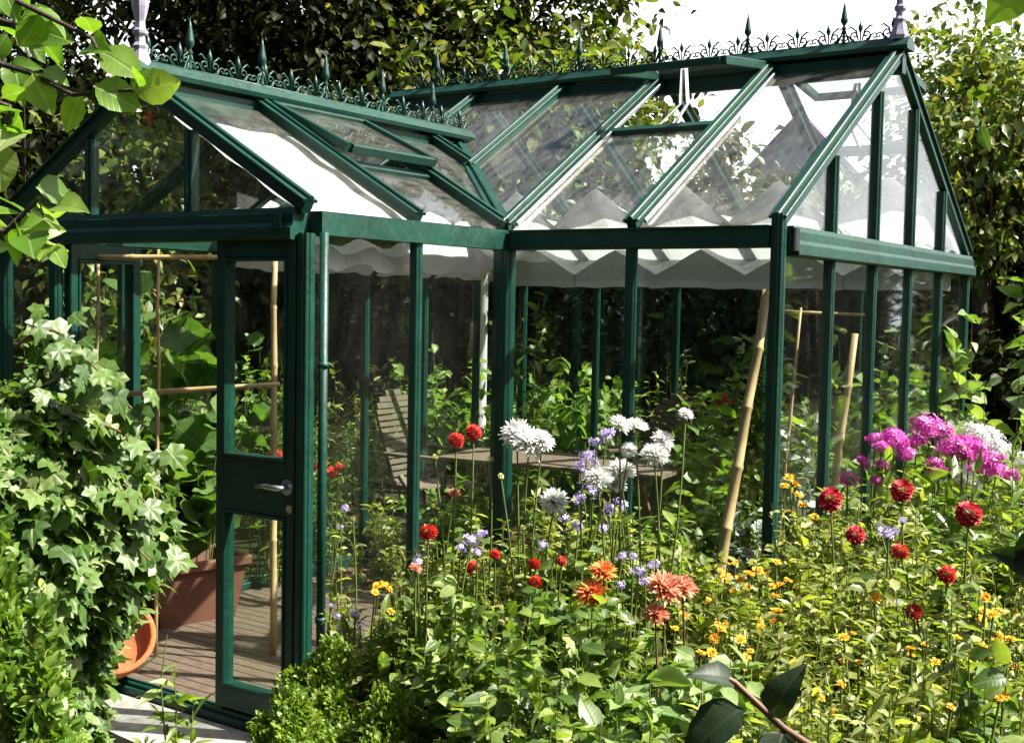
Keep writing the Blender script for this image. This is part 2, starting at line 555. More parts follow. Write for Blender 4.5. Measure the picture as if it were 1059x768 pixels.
def outline_leaf(pts, centre, sub=3, relief=.2):
    """lobed blade: smoothed outline, one inner ring, lobes cupped along their veins"""
    n_ = len(pts)
    out = []
    for i in range(n_):
        p0, p1, p2, p3 = (np.array(pts[(i + k) % n_], float) for k in (-1, 0, 1, 2))
        for q in range(sub):
            t = q / sub
            out.append(.5 * (2 * p1 + (p2 - p0) * t + (2 * p0 - 5 * p1 + 4 * p2 - p3) * t * t + (3 * p1 - p0 - 3 * p2 + p3) * t ** 3))
    out = np.array(out)
    c = np.array(centre)
    rad = np.linalg.norm(out - c, axis=1)
    mid = c + (out - c) * .55
    rm = rad.mean()
    zo = -relief * (rad - rm) * .9 - relief * .9 * rad ** 2
    zm = relief * .25 * np.cos(np.linspace(0, 10 * math.pi, len(out))) * rm - relief * .2 * rad ** 2
    m_ = len(out)
    v = [(c[0], c[1], -.02)] + [(x, y, z) for (x, y), z in zip(mid, zm)] + [(x, y, z) for (x, y), z in zip(out, zo)]
    f = [(0, 1 + (i + 1) % m_, 1 + i) for i in range(m_)] + [(1 + i, 1 + (i + 1) % m_, 1 + m_ + (i + 1) % m_, 1 + m_ + i) for i in range(m_)]
    return np.array(v, float), f


IVY = outline_leaf(_iv, (0, .25), 2)
_sq = [(0, -.02)] + [(0.5 * math.sin(a) * (1 + .12 * math.cos(5 * a)), .45 - .5 * math.cos(a) * (1 + .1 * math.cos(5 * a)))
                     for a in [math.pi * 2 * k / 16 for k in range(1, 16)]]
ROUND = T_([(0, .4, -.05)] + [(x, y, 0.16 * abs(x) - .12 * y * y + .04 * math.sin(9 * y + 4 * x)) for x, y in _sq],
           [(0, 1 + i, 1 + (i + 1) % 16) for i in range(16)])
STAR = T_([(0, 0, 0)] + [(r * math.sin(a), r * math.cos(a), .12 * r) for k in range(5) for r, a in
                        ((.42, k * 1.2566 - .55), (.95, k * 1.2566 - .28), (.95, k * 1.2566 + .28))],
          [(0, 3 * k + 1, 3 * k + 2, 3 * k + 3) for k in range(5)])
BLADE = T_([(-.02, 0, 0), (.02, 0, 0), (.016, .5, -.03), (-.016, .5, -.03), (0, 1, -.22)], [(0, 1, 2, 3), (3, 2, 4)])


def blade(prof, fold=.22, arch=.2, wav=.0, teeth=0.0):
    """leaf blade from (along, half width) stations, folded along the rib and arched"""
    v = [(0, 0, 0)]
    f = []
    prev = (0, 0, 0)
    for i, (y, w_) in enumerate(prof):
        z = -arch * y * y
        if w_ == 0:
            v.append((0, y, z))
            t = len(v) - 1
            f += [(prev[0], t, prev[1]), (prev[0], prev[2], t)]
        else:
            e = wav * math.sin(i * 2.4)
            w2 = w_ * (1 + (teeth if i % 2 else -teeth))
            v += [(0, y, z), (-w2, y + .04, z + fold * w2 + e), (w2, y + .04, z + fold * w2 - e)]
            k = len(v) - 3
            if i == 0:
                f += [(0, k, k + 1), (0, k + 2, k)]
            else:
                f += [(prev[0], k, k + 1, prev[1]), (prev[0], prev[2], k + 2, k)]
            prev = (k, k + 1, k + 2)
    return np.array(v, float), f


OVATE2 = blade([(.07, .11), (.2, .215), (.36, .26), (.54, .245), (.7, .185), (.85, .095), (1, 0)], .25, .24, .022, .04)
OVATE3 = blade([(.03, .05), (.09, .135), (.17, .2), (.26, .243), (.36, .262), (.46, .26), (.56, .238), (.66, .2), (.76, .145), (.85, .09), (.93, .04), (1, 0)], .3, .3, .012, .03)
LANCE2 = blade([(.1, .055), (.3, .105), (.55, .1), (.8, .055), (1, 0)], .3, .22, .012)
TREEL = blade([(.18, .15), (.5, .22), (.8, .12), (1, 0)], .25, .25, .03)


def nrmz(a):
    return a / np.maximum(np.linalg.norm(a, axis=-1, keepdims=True), 1e-9)


def leafdata(tmpl, P, D, N, Sz, wid=None, curl=None):
    tv, tf = tmpl
    P = np.asarray(P, float)
    n = len(P)
    Y = nrmz(np.asarray(D, float))
    N = np.asarray(N, float)
    Z = nrmz(N - (N * Y).sum(-1, keepdims=True) * Y)
    X = np.cross(Y, Z)
    Sz = np.broadcast_to(np.asarray(Sz, float), (n,))
    wid = np.ones(n) if wid is None else np.broadcast_to(wid, (n,))
    curl = rng.uniform(.5, 1.9, n) if curl is None else np.broadcast_to(curl, (n,))
    V = P[:, None] + Sz[:, None, None] * (
        tv[None, :, 0, None] * X[:, None] * wid[:, None, None] + tv[None, :, 1, None] * Y[:, None]
        + tv[None, :, 2, None] * Z[:, None] * curl[:, None, None])
    return V.reshape(-1, 3), n, tmpl


def npmesh(name, blocks):
    vs, li, lt, uvs = [], [], [], []
    k = 0
    for V, n, (tv, tf) in blocks:
        nv = len(tv)
        vs.append(V)
        flat = np.array([i for f in tf for i in f])
        li.append((k + np.arange(n)[:, None] * nv + flat[None]).ravel())
        lt.append(np.tile([len(f) for f in tf], n))
        uvs.append(np.tile(tv[flat, :2], (n, 1)))
        k += len(V)
    vs, li, lt = np.concatenate(vs), np.concatenate(li), np.concatenate(lt)
    me = bpy.data.meshes.new(name)
    me.vertices.add(len(vs))
    me.vertices.foreach_set('co', vs.astype(np.float32).ravel())
    me.loops.add(len(li))
    me.loops.foreach_set('vertex_index', li.astype(np.int32))
    me.polygons.add(len(lt))
    ls = np.concatenate([[0], np.cumsum(lt)[:-1]])
    me.polygons.foreach_set('loop_start', ls.astype(np.int32))
    me.polygons.foreach_set('loop_total', lt.astype(np.int32))
    me.polygons.foreach_set('use_smooth', np.ones(len(lt), bool))
    me.update(calc_edges=True)
    uvl = me.uv_layers.new(name='leaf')
    uvl.data.foreach_set('uv', np.concatenate(uvs).astype(np.float32).ravel())
    return me


def sphere_dirs(n):
    return nrmz(rng.normal(size=(n, 3)))


# ------------------------------------------------------------------ greenhouse sizes
A, B, W2, WP, R1, R2, H = 1.2928, 1.314, 2.9874, 1.8733, 2.5379, 2.9158, 2.0
XL = -WP                 # left gable of the main wing, in line with the porch wall
YM = W2 / 2
YV = (R1 - H) / (R2 - H) * YM
PX = -WP / 2
GREEN = M['green']

# ------------------------------------------------------------------ ground
def sheet(name, x0, x1, y0, y1, z, nx, ny, amp, mat, holes=None):
    xs, ys = np.linspace(x0, x1, nx), np.linspace(y0, y1, ny)
    X, Y = np.meshgrid(xs, ys)
    Z = z + amp * (np.sin(X * 1.7 + 1) * np.cos(Y * 1.3) + .5 * np.sin(X * 4.1) * np.sin(Y * 3.7 + 2)) + rng.normal(0, amp * .25, X.shape)
    v = np.stack([X, Y, Z], -1).reshape(-1, 3)
    f = [(j * nx + i, j * nx + i + 1, (j + 1) * nx + i + 1, (j + 1) * nx + i) for j in range(ny - 1) for i in range(nx - 1)]
    me = bpy.data.meshes.new(name)
    me.from_pydata(v.tolist(), [], f)
    me.polygons.foreach_set('use_smooth', [True] * len(f))
    return link(name, me, None, mat)


g = sheet('garden_ground', -60, 60, -30, 90, -0.06, 121, 121, 0.008, M['soil'])
tag(g, kind='structure')
g = sheet('bark_floor', XL + .05, B - .05, 0.62, W2 - .05, 0.012, 60, 40, 0.006, M['mulch'])
tag(g, kind='structure')
mb = MB()
yy = -A + .045
while yy < 0.6:
    mb.beam((-WP + .05, yy + .034, .022), (-.05, yy + .034, .022), .064, .024, ch=.003)
    yy += .07
tag(mb.build('deck_floor', M['deck']), kind='structure')
mb = MB()
# pale slab path in front of the doorway, its outer edge curved
cur = [(-2.3, -A - .16), (-1.7, -A - .2), (-1.2, -A - .27), (-.8, -A - .34), (-.45, -A - .38), (0.05, -A - .36), (.3, -A - .3)]
for (xa, ya), (xb, yb) in zip(cur[:-1], cur[1:]):
    mb.prism([(xa, ya, -.02), (xb, yb, -.02), (xb, -A - .05, -.02), (xa, -A - .05, -.02)], .05)
tag(mb.build('stone_path', M['slab']), kind='structure')
# lawn
n = 5200
gp = np.stack([rng.uniform(-2.6, .35, n), rng.uniform(-A - 1.6, -A - .2, n), np.full(n, -.055)], -1)
edge = np.interp(gp[:, 0], [c[0] for c in cur], [c[1] for c in cur])
gp = gp[gp[:, 1] < edge - .01]
n2 = 26000
g2 = np.stack([rng.uniform(2.5, 9, n2), rng.uniform(-5, 5, n2), np.full(n2, -.06)], -1)
g2 = g2[(g2[:, 0] > 3.4) | (g2[:, 1] > .2)]
gp = np.concatenate([gp, g2])
n = len(gp)
me = npmesh('lawn', [leafdata(BLADE, gp, np.stack([rng.normal(0, .35, n), rng.normal(0, .35, n), np.ones(n)], -1), sphere_dirs(n), rng.uniform(.04, .1, n))])
tag(link('lawn', me, None, L['grass']), kind='stuff')

# ------------------------------------------------------------------ greenhouse
gh = empty('greenhouse', (0, 0, 0), 'dark green framed Victorian glasshouse with ridge cresting and a gabled porch', 'greenhouse')


def gpart(name, fn, mat=GREEN, parent=gh):
    mb = MB()
    fn(mb)
    return mb.build(name, mat, parent)


def post(x, y, z1=1.915, s=.042, z0=-.05):
    gpart('post', lambda b: (b.beam((x, y, z0), (x, y, z1), s, s, (0, 1, 0)),
                             b.beam((x, y, z0), (x, y, z1), s * .45, s + .009, (0, 1, 0)),
                             b.beam((x, y, z0), (x, y, z1), s + .009, s * .45, (0, 1, 0))))


G5 = [W2 * i / 5 for i in range(6)]
NB = 5
BX = [B - (B - XL) * i / NB for i in range(NB + 1)]
for (x, y) in [(0, -A / 2), (B / 2, 0), (-WP, -A / 2)]:
    post(x, y)
for y in G5[1:5]:
    post(B, y)
    post(XL, y)
for x in BX[1:-1]:
    post(x, W2)
post(0, 0, s=.078)
post(-WP, 0, s=.078)
for (x, y) in [(B, W2), (XL, W2), (0, -A), (-WP, -A)]:
    post(x, y, s=.05)
post(B, 0, 2.045, s=.05)
for x in (-1.5,):
    post(x, -A, s=.045)

# wall panes: inset between posts
SILL = .075


def pane(poly, mat=M['glass'], thick=.004, name='glass_pane'):
    gpart(name, lambda b: b.prism(poly, thick), mat)


def wall(p, q, cuts, z0=SILL, z1=1.915, gap=.02):
    p, q = Vector(p), Vector(q)
    d = (q - p).normalized()
    Ln = (q - p).length
    ts = [0] + cuts + [1]
    for a, b in zip(ts[:-1], ts[1:]):
        u, v = p + d * (a * Ln + gap), p + d * (b * Ln - gap)
        pane([(u.x, u.y, z0), (v.x, v.y, z0), (v.x, v.y, z1), (u.x, u.y, z1)])


wall((0, -A), (0, 0), [.5], gap=.03)
wall((0, 0), (B, 0), [.5], gap=.03)
wall((B, 0), (B, W2), [.2, .4, .6, .8])
wall((B, W2), (XL, W2), [i / NB for i in range(1, NB)])
wall((XL, 0), (XL, W2), [.2, .4, .6, .8])
wall((-WP, -A), (-WP, 0), [.5])
wall((-WP, -A), (-1.5, -A), [])


# sills
def sill(p, q):
    gpart('sill', lambda b: (b.beam((p[0], p[1], .01), (q[0], q[1], .01), .075, .12),
                             b.beam((p[0], p[1], .0735), (q[0], q[1], .0735), .045, .014)))


sill((0, -A + .03), (0, -.043))
sill((.043, 0), (B - .03, 0))
sill((B, .03), (B, W2 - .03))
sill((B - .03, W2), (XL + .03, W2))
sill((XL, .043), (XL, W2 - .03))
sill((-WP, -A + .03), (-WP, -.043))
gpart('threshold', lambda b: (b.beam((-WP + .03, -A, .0), (-.03, -A, .0), .085, .07),
                              b.beam((-WP + .03, -A - .012, .042), (-.03, -A - .012, .042), .02, .016),
                              b.beam((-WP + .03, -A + .02, .042), (-.03, -A + .02, .042), .012, .016)))

# eave beams (box gutters with lips)
GUT = [(-.035, -.046), (.03, -.046), (.042, -.040), (.042, -.034), (.036, -.032), (.036, .030), (.044, .034), (.044, .042), (-.035, .042)]


def eave(p, q, flip=False, name='eave_beam'):
    pr = [(-x, y) for x, y in reversed(GUT)] if flip else GUT
    gpart(name, lambda b: b.beam((p[0], p[1], 1.957), (q[0], q[1], 1.957), 1, 1, prof=pr))


eave((0, -A + .045), (0, .0), True)
eave((0.045, 0), (B - .03, 0), False) if False else eave((B - .03, 0), (0.046, 0), True)
eave((B, W2), (XL, W2), False) if False else eave((XL, W2), (B, W2), True)
eave((-WP, 0), (-WP, -A), True)
eave((XL, .05), (XL, W2 - .05), False)
# stepped tie beam over the main gable and over the porch gable
STEP = [(-.03, -.075), (.048, -.075), (.054, -.069), (.054, -.03), (.047, -.026), (.04, -.012), (.04, .022), (.032, .026), (.026, .045), (-.03, .045)]
gpart('tie_beam', lambda b: b.beam((B, W2 + .045, 1.957), (B, .085, 1.957), 1, 1, prof=[(-x, y) for x, y in reversed(STEP)]))
gpart('bracket', lambda b: b.beam((B + .045, .05, 1.90), (B + .045, .05, 1.99), .05, .03, (1, 0, 0), .012), M['dark'])
gpart('tie_beam', lambda b: b.beam((-.03, -A, 1.965), (-WP + .03, -A, 1.965), 1, 1, prof=[(-x, y) for x, y in reversed(STEP)]))
gpart('bracket', lambda b: b.beam((-.1, -A - .056, 1.93), (-.1, -A - .056, 1.985), .05, .01, (0, 1, 0), .004), GREEN)

# rafters
def up_n(p, q, side):
    d = Vector(q) - Vector(p)
    return d


def rafter(p, q, w=.045, h=.05, lift=.012, name='rafter', nrm=None):
    nv = Vector(nrm) if nrm is not None else Vector((0, 0, 1))
    o = nv.normalized() * lift
    p, q = Vector(p) + o, Vector(q) + o
    gpart(name, lambda b: (b.beam(p, q, w, h, nv), b.beam(p + nv.normalized() * .024, q + nv.normalized() * .024, w + .03, .012, nv),
                           b.beam(p + nv.normalized() * .034, q + nv.normalized() * .034, w * .5, .02, nv)))


def seal(p, q, nv, side, dist=.048):
    p, q, nv = Vector(p), Vector(q), Vector(nv).normalized()
    sd = (q - p).normalized().cross(nv) * side * dist + nv * .012
    gpart('seal_strip', lambda b: b.beam(p + sd, q + sd, .012, .02, nv, .003), M['alu'])


NPR = Vector((R1 - H, 0, WP / 2)).normalized()      # porch right slope
NPL = Vector((-(R1 - H), 0, WP / 2)).normalized()
NMF = Vector((0, -(R2 - H), YM)).normalized()       # main front slope
NMB = Vector((0, (R2 - H), YM)).normalized()
for y in (-A, -A / 2, 0.0):
    rafter((PX, y, R1), (0, y, H), nrm=NPR)
    rafter((PX, y, R1), (-WP, y, H), nrm=NPL)
yj = .62
tj = (YV - yj) / YV
for sx, nv in ((1, NPR), (-1, NPL)):
    rafter((PX, yj, R1), (PX + sx * WP / 2 * tj, yj, R1 - (R1 - H) * tj), nrm=nv, w=.035)
for x in (B, B / 2, 0):
    rafter((x, YM, R2), (x, 0, H), nrm=NMF)
for x in (B / 2, 0):
    for sd in (1, -1):
        seal((x, YM - .08, R2 - .05), (x, .03, H + .02), NMF, sd)
for x in BX:
    rafter((x, YM, R2), (x, W2, H), nrm=NMB)
for k in (1, 2):
    x = -WP * k / 3
    t = 1 - abs(x - PX) / (WP / 2)
    rafter((x, YM, R2), (x, YV * t, H + (R1 - H) * t), nrm=NMF, w=.04)
# valleys
for sx in (1, -1):
    e = (0, 0, H) if sx > 0 else (-WP, 0, H)
    rafter(e, (PX, YV, R1), w=.05, h=.02, lift=.0, name='valley_gutter', nrm=(0, 0, 1))
# gable verticals
for y in G5[1:5]:
    zz = R2 - abs(y - YM) * (R2 - H) / YM - .03
    for x in (B, XL):
        gpart('mullion', lambda b: (b.beam((x, y, 2.002), (x, y, zz), .045, .045, (0, 1, 0)), b.beam((x, y, 2.002), (x, y, zz), .06, .018, (0, 1, 0))))
for k in (1, 2):
    x = -WP * k / 3
    zz = H + (R1 - H) * (1 - abs(x - PX) / (WP / 2)) - .03
    gpart('mullion', lambda b: (b.beam((x, -A, 2.011), (x, -A, zz), .045, .045, (0, 1, 0)), b.beam((x, -A, 2.011), (x, -A, zz), .018, .06, (0, 1, 0))))


def hz(y):
    return R2 - abs(y - YM) * (R2 - H) / YM - .025


for x in (B, XL):
    ys = G5
    for a, b_ in zip(ys[:-1], ys[1:]):
        a2, b2 = a + .024, b_ - .024
        poly = [(x, a2, 2.005), (x, b2, 2.005), (x, b2, hz(b2))]
        if a < YM < b_:
            poly.append((x, YM, hz(YM)))
        poly.append((x, a2, hz(a2)))
        pane(poly, M['glass'])


def pz(x):
    return H + (R1 - H) * (1 - abs(x - PX) / (WP / 2)) - .025


xs = [0, -WP / 3, -WP * 2 / 3, -WP]
for a, b_ in zip(xs[:-1], xs[1:]):
    a2, b2 = a - .05 if a == 0 else a - .024, b_ + .05 if b_ == -WP else b_ + .024
    poly = [(a2, -A, 2.012), (a2, -A, pz(a2))]
    if b_ < PX < a:
        poly.append((PX, -A, pz(PX)))
    poly += [(b2, -A, pz(b2)), (b2, -A, 2.012)]
    pane(poly, M['glass'])

# roof panes


def pr_pt(y, t, sx=1):                   # porch slope, t from ridge 0 to eave 1
    return (PX + sx * WP / 2 * t, y, R1 - (R1 - H) * t)


def mf_pt(x, t, back=False):             # main slopes
    return (x, YM + (YM * t if back else -YM * t), R2 - (R2 - H) * t)


gq = .026
for sx in (1, -1):
    pane([pr_pt(-A + gq, .06, sx), pr_pt(-A / 2 - gq, .06, sx), pr_pt(-A / 2 - gq, .985, sx), pr_pt(-A + gq, .985, sx)], M['roofglass'], name='roof_pane')
    t0 = .52 if sx > 0 else .06
    pane([pr_pt(-A / 2 + gq, t0, sx), pr_pt(-gq, t0, sx), pr_pt(-gq, .985, sx), pr_pt(-A / 2 + gq, .985, sx)], M['roofglass'], name='roof_pane')
    pane([pr_pt(gq, .06, sx), pr_pt(yj - .02, .06, sx), pr_pt(yj - .02, (YV - yj + .02) / YV, sx), pr_pt(gq, (YV - gq) / YV, sx)], M['roofglass'], name='roof_pane')
for (xa, xb) in ((B, B / 2), (B / 2, 0)):
    t0 = .4 if xa == B / 2 else .05
    pane([mf_pt(xa - gq, t0), mf_pt(xb + gq, t0), mf_pt(xb + gq, .985), mf_pt(xa - gq, .985)], M['roofglass'], name='roof_pane')
TV = 1 - YV / YM                         # how far down the slope the porch ridge meets it


def tv(x):
    t = 1 - abs(x - PX) / (WP / 2)
    return 1 - YV * t / YM


for a, b_ in zip(xs[:-1], xs[1:]):
    a2, b2 = a - gq, b_ + gq
    poly = [mf_pt(a2, .05), mf_pt(a2, tv(a2) - .03)]
    if b_ < PX < a:
        poly.append(mf_pt(PX, tv(PX) - .03))
    poly += [mf_pt(b2, tv(b2) - .03), mf_pt(b2, .05)]
    pane(poly, M['roofglass'], name='roof_pane')
for i in range(NB):
    t0 = .4 if i == 0 else .05
    pane([mf_pt(BX[i] - gq, t0, True), mf_pt(BX[i + 1] + gq, t0, True), mf_pt(BX[i + 1] + gq, .985, True), mf_pt(BX[i] - gq, .985, True)], M['roofglass'], name='roof_pane')


# roof vents: a sash hinged under the ridge, with a cross rail where it closes
def vent(a0, a1, b0, b1, b2, b3, rail0, rail1, nv, label, arm=True):
    """a0-a1 hinge corners, b0-b1 free corners; rail0-rail1 cross rail on the roof"""
    a0, a1, b0, b1 = map(Vector, (a0, a1, b0, b1))
    nn = (a1 - a0).cross(b0 - a0).normalized()
    if nn.z < 0:
        nn = -nn
    mbv = MB()
    mbv.beam(a0, b0, .03, .045, nn)
    mbv.beam(a1, b1, .03, .045, nn)
    dx = (a1 - a0).normalized() * .0155
    mbv.beam(b0 + dx, b1 - dx, .03, .04, nn)
    mbv.beam(a0 + dx, a1 - dx, .03, .04, nn)
    v = mbv.build('roof_vent', GREEN, gh)
    v['label'] = label
    p = MB()
    e = (b0 - a0).normalized() * .016
    p.prism([a0 + dx + e, a1 - dx + e, b1 - dx - e, b0 + dx - e], .004)
    p.build('vent_pane', M['roofglass'], v)
    gpart('vent_rail', lambda b: b.beam(rail0, rail1, .05, .045, nv))
    if arm:
        r0, r1 = Vector(rail0), Vector(rail1)
        mid = (r0 + r1) / 2
        hb = (b0 + b1) / 2
        ha = (a0 + a1) / 2
        k = ha.lerp(hb, .62)
        s = MB()
        for o in (-.05, .05):
            oo = (a1 - a0).normalized() * o
            el = mid.lerp(k, .5) + Vector((0, 0, -.03)) + (a1 - a0).normalized() * .06
            s.beam(mid + oo, el + oo * .4, .018, .008)
            s.beam(el + oo * .4, k + oo * .2, .018, .008)
        s.beam(mid - (a1 - a0).normalized() * .07, mid + (a1 - a0).normalized() * .07, .03, .03)
        s.build('stay_arm', M['white_metal'], v)


lift = NPR * .045
VA, VB = Vector(pr_pt(-A / 2 + .02, .07)) + lift, Vector(pr_pt(-.02, .07)) + lift
VC, VD = Vector(pr_pt(-A / 2 + .02, .53)) + NPR * .085, Vector(pr_pt(-.02, .53)) + NPR * .085
vent(VA, VB, VC, VD, 0, 0, Vector(pr_pt(-A / 2 + .03, .53)), Vector(pr_pt(-.03, .53)), NPR, 'porch roof vent standing slightly open', False)
vy = .57
vent((.02, YM - .05, R2 + .015), (B / 2 - .02, YM - .05, R2 + .015), (.02, YM - vy, R2 - .045), (B / 2 - .02, YM - vy, R2 - .045), 0, 0,
     mf_pt(.03, .4), mf_pt(B / 2 - .03, .4), NMF, 'front roof vent propped wide open')
vent((BX[0] - .03, YM + .05, R2 + .01), (BX[1] + .02, YM + .05, R2 + .01), (BX[0] - .03, YM + vy, R2 - .06), (BX[1] + .02, YM + vy, R2 - .06), 0, 0,
     mf_pt(BX[0] - .03, .4, True), mf_pt(BX[1] + .03, .4, True), NMB, 'back roof vent propped wide open')

# ridges: beam, cap, cresting, spikes
CAP = [(-.07, -.012), (-.062, -.03), (.062, -.03), (.07, -.012), (.03, .03), (-.03, .03)]


def spiral(c, r0, turns, start, sgn, n=11):
    out = []
    for i in range(n):
        t = i / (n - 1)
        a = start + sgn * turns * 2 * math.pi * t
        r = r0 * (1 - .8 * t)
        out.append((c[0] + r * math.cos(a), c[1] + r * math.sin(a)))
    return out


def ridge(p, q, nspk, s0, ds):
    p, q = Vector(p), Vector(q)
    d = (q - p).normalized()
    Ln = (q - p).length
    gpart('ridge_beam', lambda b: b.beam(p + Vector((0, 0, -.03)), q + Vector((0, 0, -.03)), .06, .10))
    gpart('ridge_cap', lambda b: b.beam(p + Vector((0, 0, .062)) - d * .03, q + Vector((0, 0, .062)) + d * .03, 1, 1, prof=CAP))
    z0 = p.z + .094
    cm = MB()

    def put(pl, s, r):
        cm.tube([p + d * (s + u) + Vector((0, 0, z0 - p.z + v)) for u, v in pl], r, 5)
    mod = ds / 2
    k = 0
    s = .06
    while s < Ln - .04:
        for sg in (1, -1):
            sp = spiral((sg * .03, .038), .024, 1.15, -math.pi / 2, sg)
            put([(u, v) for u, v in sp], s, .0045)
            sp2 = spiral((sg * .072, .026), .018, 1.0, math.pi * .9 if sg > 0 else math.pi * .1, -sg, 9)
            put([(sg * .012, .006), (sg * .045, .012)] + sp2, s, .004)
            put([(sg * .01, .012), (sg * .022, .06), (sg * .05, .082), (sg * .066, .074)], s, [.004, .005, .005, .003])
        # leaf bud in the centre of the motif
        put([(0, .0), (0, .05), (0, .07), (0, .085), (0, .112)], s, [.004, .004, .013, .01, .001])
        s += mod * .5 if False else .165
    cm.tube([p + Vector((0, 0, .098)), q + Vector((0, 0, .098))], .006, 5)
    cr = cm.build('cresting', GREEN, gh)
    for i in range(nspk):
        b = p + d * (s0 + ds * i) + Vector((0, 0, .09))
        sm = MB()
        sm.lathe([(.016, 0), (.008, .02), (.006, .07), (.014, .082), (.006, .094), (.008, .1), (.02, .118), (.017, .135), (.008, .19), (.001, .225)], b, 10)
        for sg in (1, -1):
            sm.tube([b + d * (sg * u) + Vector((0, 0, v)) for u, v in ((.045, .002), (.03, .012), (.016, .045), (.005, .075))], .005, 5)
        sm.build('spike', GREEN, cr)


ridge((PX, -A - .02, R1), (PX, YV + .06, R1), 5, .28, .42)
ridge((B + .03, YM, R2), (XL - .0, YM, R2), 6, .31, .52)
FIN = [(.05, 0), (.052, .02), (.04, .05), (.03, .085), (.034, .1), (.022, .115), (.02, .14), (.03, .15), (.031, .162), (.022, .172), (.02, .2),
       (.034, .26), (.036, .3), (.022, .37), (.014, .40), (.026, .42), (.014, .44), (.002, .55)]
for b in ((PX, -A - .0, R1 + .05), (B, YM, R2 + .085)):
    gpart('finial', lambda mbb: mbb.lathe(FIN, b, 8, False), M['finial'])

# downpipe on the porch corner
gpart('downpipe', lambda b: (b.tube([(.042, -A + .05, 1.92), (.042, -A + .05, .02)], .017, 12),
                             b.tube([(.042, -A + .05, .46), (.042, -A + .05, .48)], .022, 12),
                             b.tube([(.042, -A + .05, 1.42), (.042, -A + .05, 1.44)], .022, 12)))


# doors
def door(hx, hy, rz, wd, label, handle):
    """leaf from its hinge edge along local +x"""
    d = MB()
    z0, z1 = .06, 1.895
    s = .042
    d.beam((s / 2, 0, z0), (s / 2, 0, z1), s, .045, (0, 1, 0))
    d.beam((wd - s / 2, 0, z0), (wd - s / 2, 0, z1), s, .045, (0, 1, 0))
    for za, zb in ((z0, z0 + .09), (.85, 1.06), (z1 - .07, z1)):
        d.beam((s, 0, (za + zb) / 2), (wd - s, 0, (za + zb) / 2), .04, zb - za)
    for za, zb in ((z0 + .09, .85), (1.06, z1 - .07)):   # glazing beads
        for xx in (s + .006, wd - s - .006):
            d.beam((xx, 0, za), (xx, 0, zb), .012, .056, (0, 1, 0), .003)
        for zz in (za + .006, zb - .006):
            d.beam((s + .012, 0, zz), (wd - s - .012, 0, zz), .056, .012, ch=.003)
    o = d.build('door', GREEN, gh, (hx, hy, 0))
    o.rotation_euler.z = rz
    o['label'] = label
    for za, zb in ((z0 + .09, .85), (1.06, z1 - .07)):
        p = MB()
        p.prism([(s + .012, 0, za + .01), (wd - s - .012, 0, za + .01), (wd - s - .012, 0, zb - .01), (s + .012, 0, zb - .01)], .004)
        p.build('door_pane', M['glass'], o)
    if handle:
        hx2 = wd - .026
        h = MB()
        h.tube([(hx2, -.022, .97), (hx2, -.032, .97)], .03, 14, False)
        h.tube([(hx2, -.03, .97), (hx2, -.062, .97), (hx2 - .02, -.07, .97), (hx2 - .07, -.07, .972), (hx2 - .125, -.066, .966)], [.011, .011, .012, .011, .009], 10)
        h.build('handle', M['alu'], o)
        k = MB()
        k.tube([(hx2 + .012, -.0225, .888), (hx2 + .012, -.03, .888)], .016, 12, False)
        k.build('lock', M['alu'], o)


door(-.455, -A, 0, .42, 'closed narrow door leaf with grey lever handle', True)
door(-1.46, -A + .03, math.pi / 2 + .12, .42, 'door leaf folded back inside the porch', False)


# ------------------------------------------------------------------ shade blinds
def cloth_strip(name, grid, label, group=None):
    nu, nv = len(grid), len(grid[0])
    v = [tuple(p) for col in grid for p in col]
    f = [(i * nv + j, i * nv + j + 1, (i + 1) * nv + j + 1, (i + 1) * nv + j) for i in range(nu - 1) for j in range(nv - 1)]
    me = bpy.data.meshes.new(name)
    me.from_pydata(v, [], f)
    me.polygons.foreach_set('use_smooth', [False] * len(f))
    o = link(name, me, None, M['cloth'])
    md = o.modifiers.new('thickness', 'SOLIDIFY')
    md.thickness = .002
    return tag(o, label, 'blind', group)


BLAB = ['at the right gable end', 'over the leaning bamboo pole', 'over the clay pot', 'over the wooden table', 'over the bright bushy plant']
WLAB = ['nearest the doorway', 'over the squash in the doorway', 'seen past the door glass', 'over the slatted chair', 'over the white post']
for i in range(NB):
    x1, x0 = BX[i] - .0015, BX[i + 1] + .0015
    grid = []
    nu = 17
    ph = rng.uniform(0, 6)
    pk = rng.uniform(.42, .58)
    for a in range(nu):
        u = a / (nu - 1)
        x = x0 + (x1 - x0) * u
        tri = u / pk if u < pk else (1 - u) / (1 - pk)
        tri2 = max(0, tri)
        jit = lambda s: s * (math.sin(7 * u + ph) + .5 * math.sin(17 * u + 2 * ph))
        yb = W2 - .62
        col = [(x, yb + .30 + jit(.008), 1.79 + jit(.005)), (x, yb + .31 + jit(.01), 1.835 + jit(.004)), (x, yb + .30 + jit(.008), 1.875 + .17 * tri2),
               (x, yb + .42, 1.89 + .16 * tri2), (x, yb + .53, 1.985), (x, yb + .36 + jit(.008), 2.085 + .02 * tri2), (x, yb + .2 + jit(.01), 2.15 + .05 * tri2 + jit(.006)),
               (x, yb + .06, 2.20 + .14 * tri2), (x, yb + .02 + jit(.01), 2.20 + .24 * tri2), (x, yb + .09, 2.22 + .15 * tri2 + jit(.006)), (x, yb + .16, 2.21 + .06 * tri2)]
        grid.append(col)
    cloth_strip('shade_blind', grid, 'folded white shade blind under the back roof, ' + BLAB[i], 'folded roof blinds')
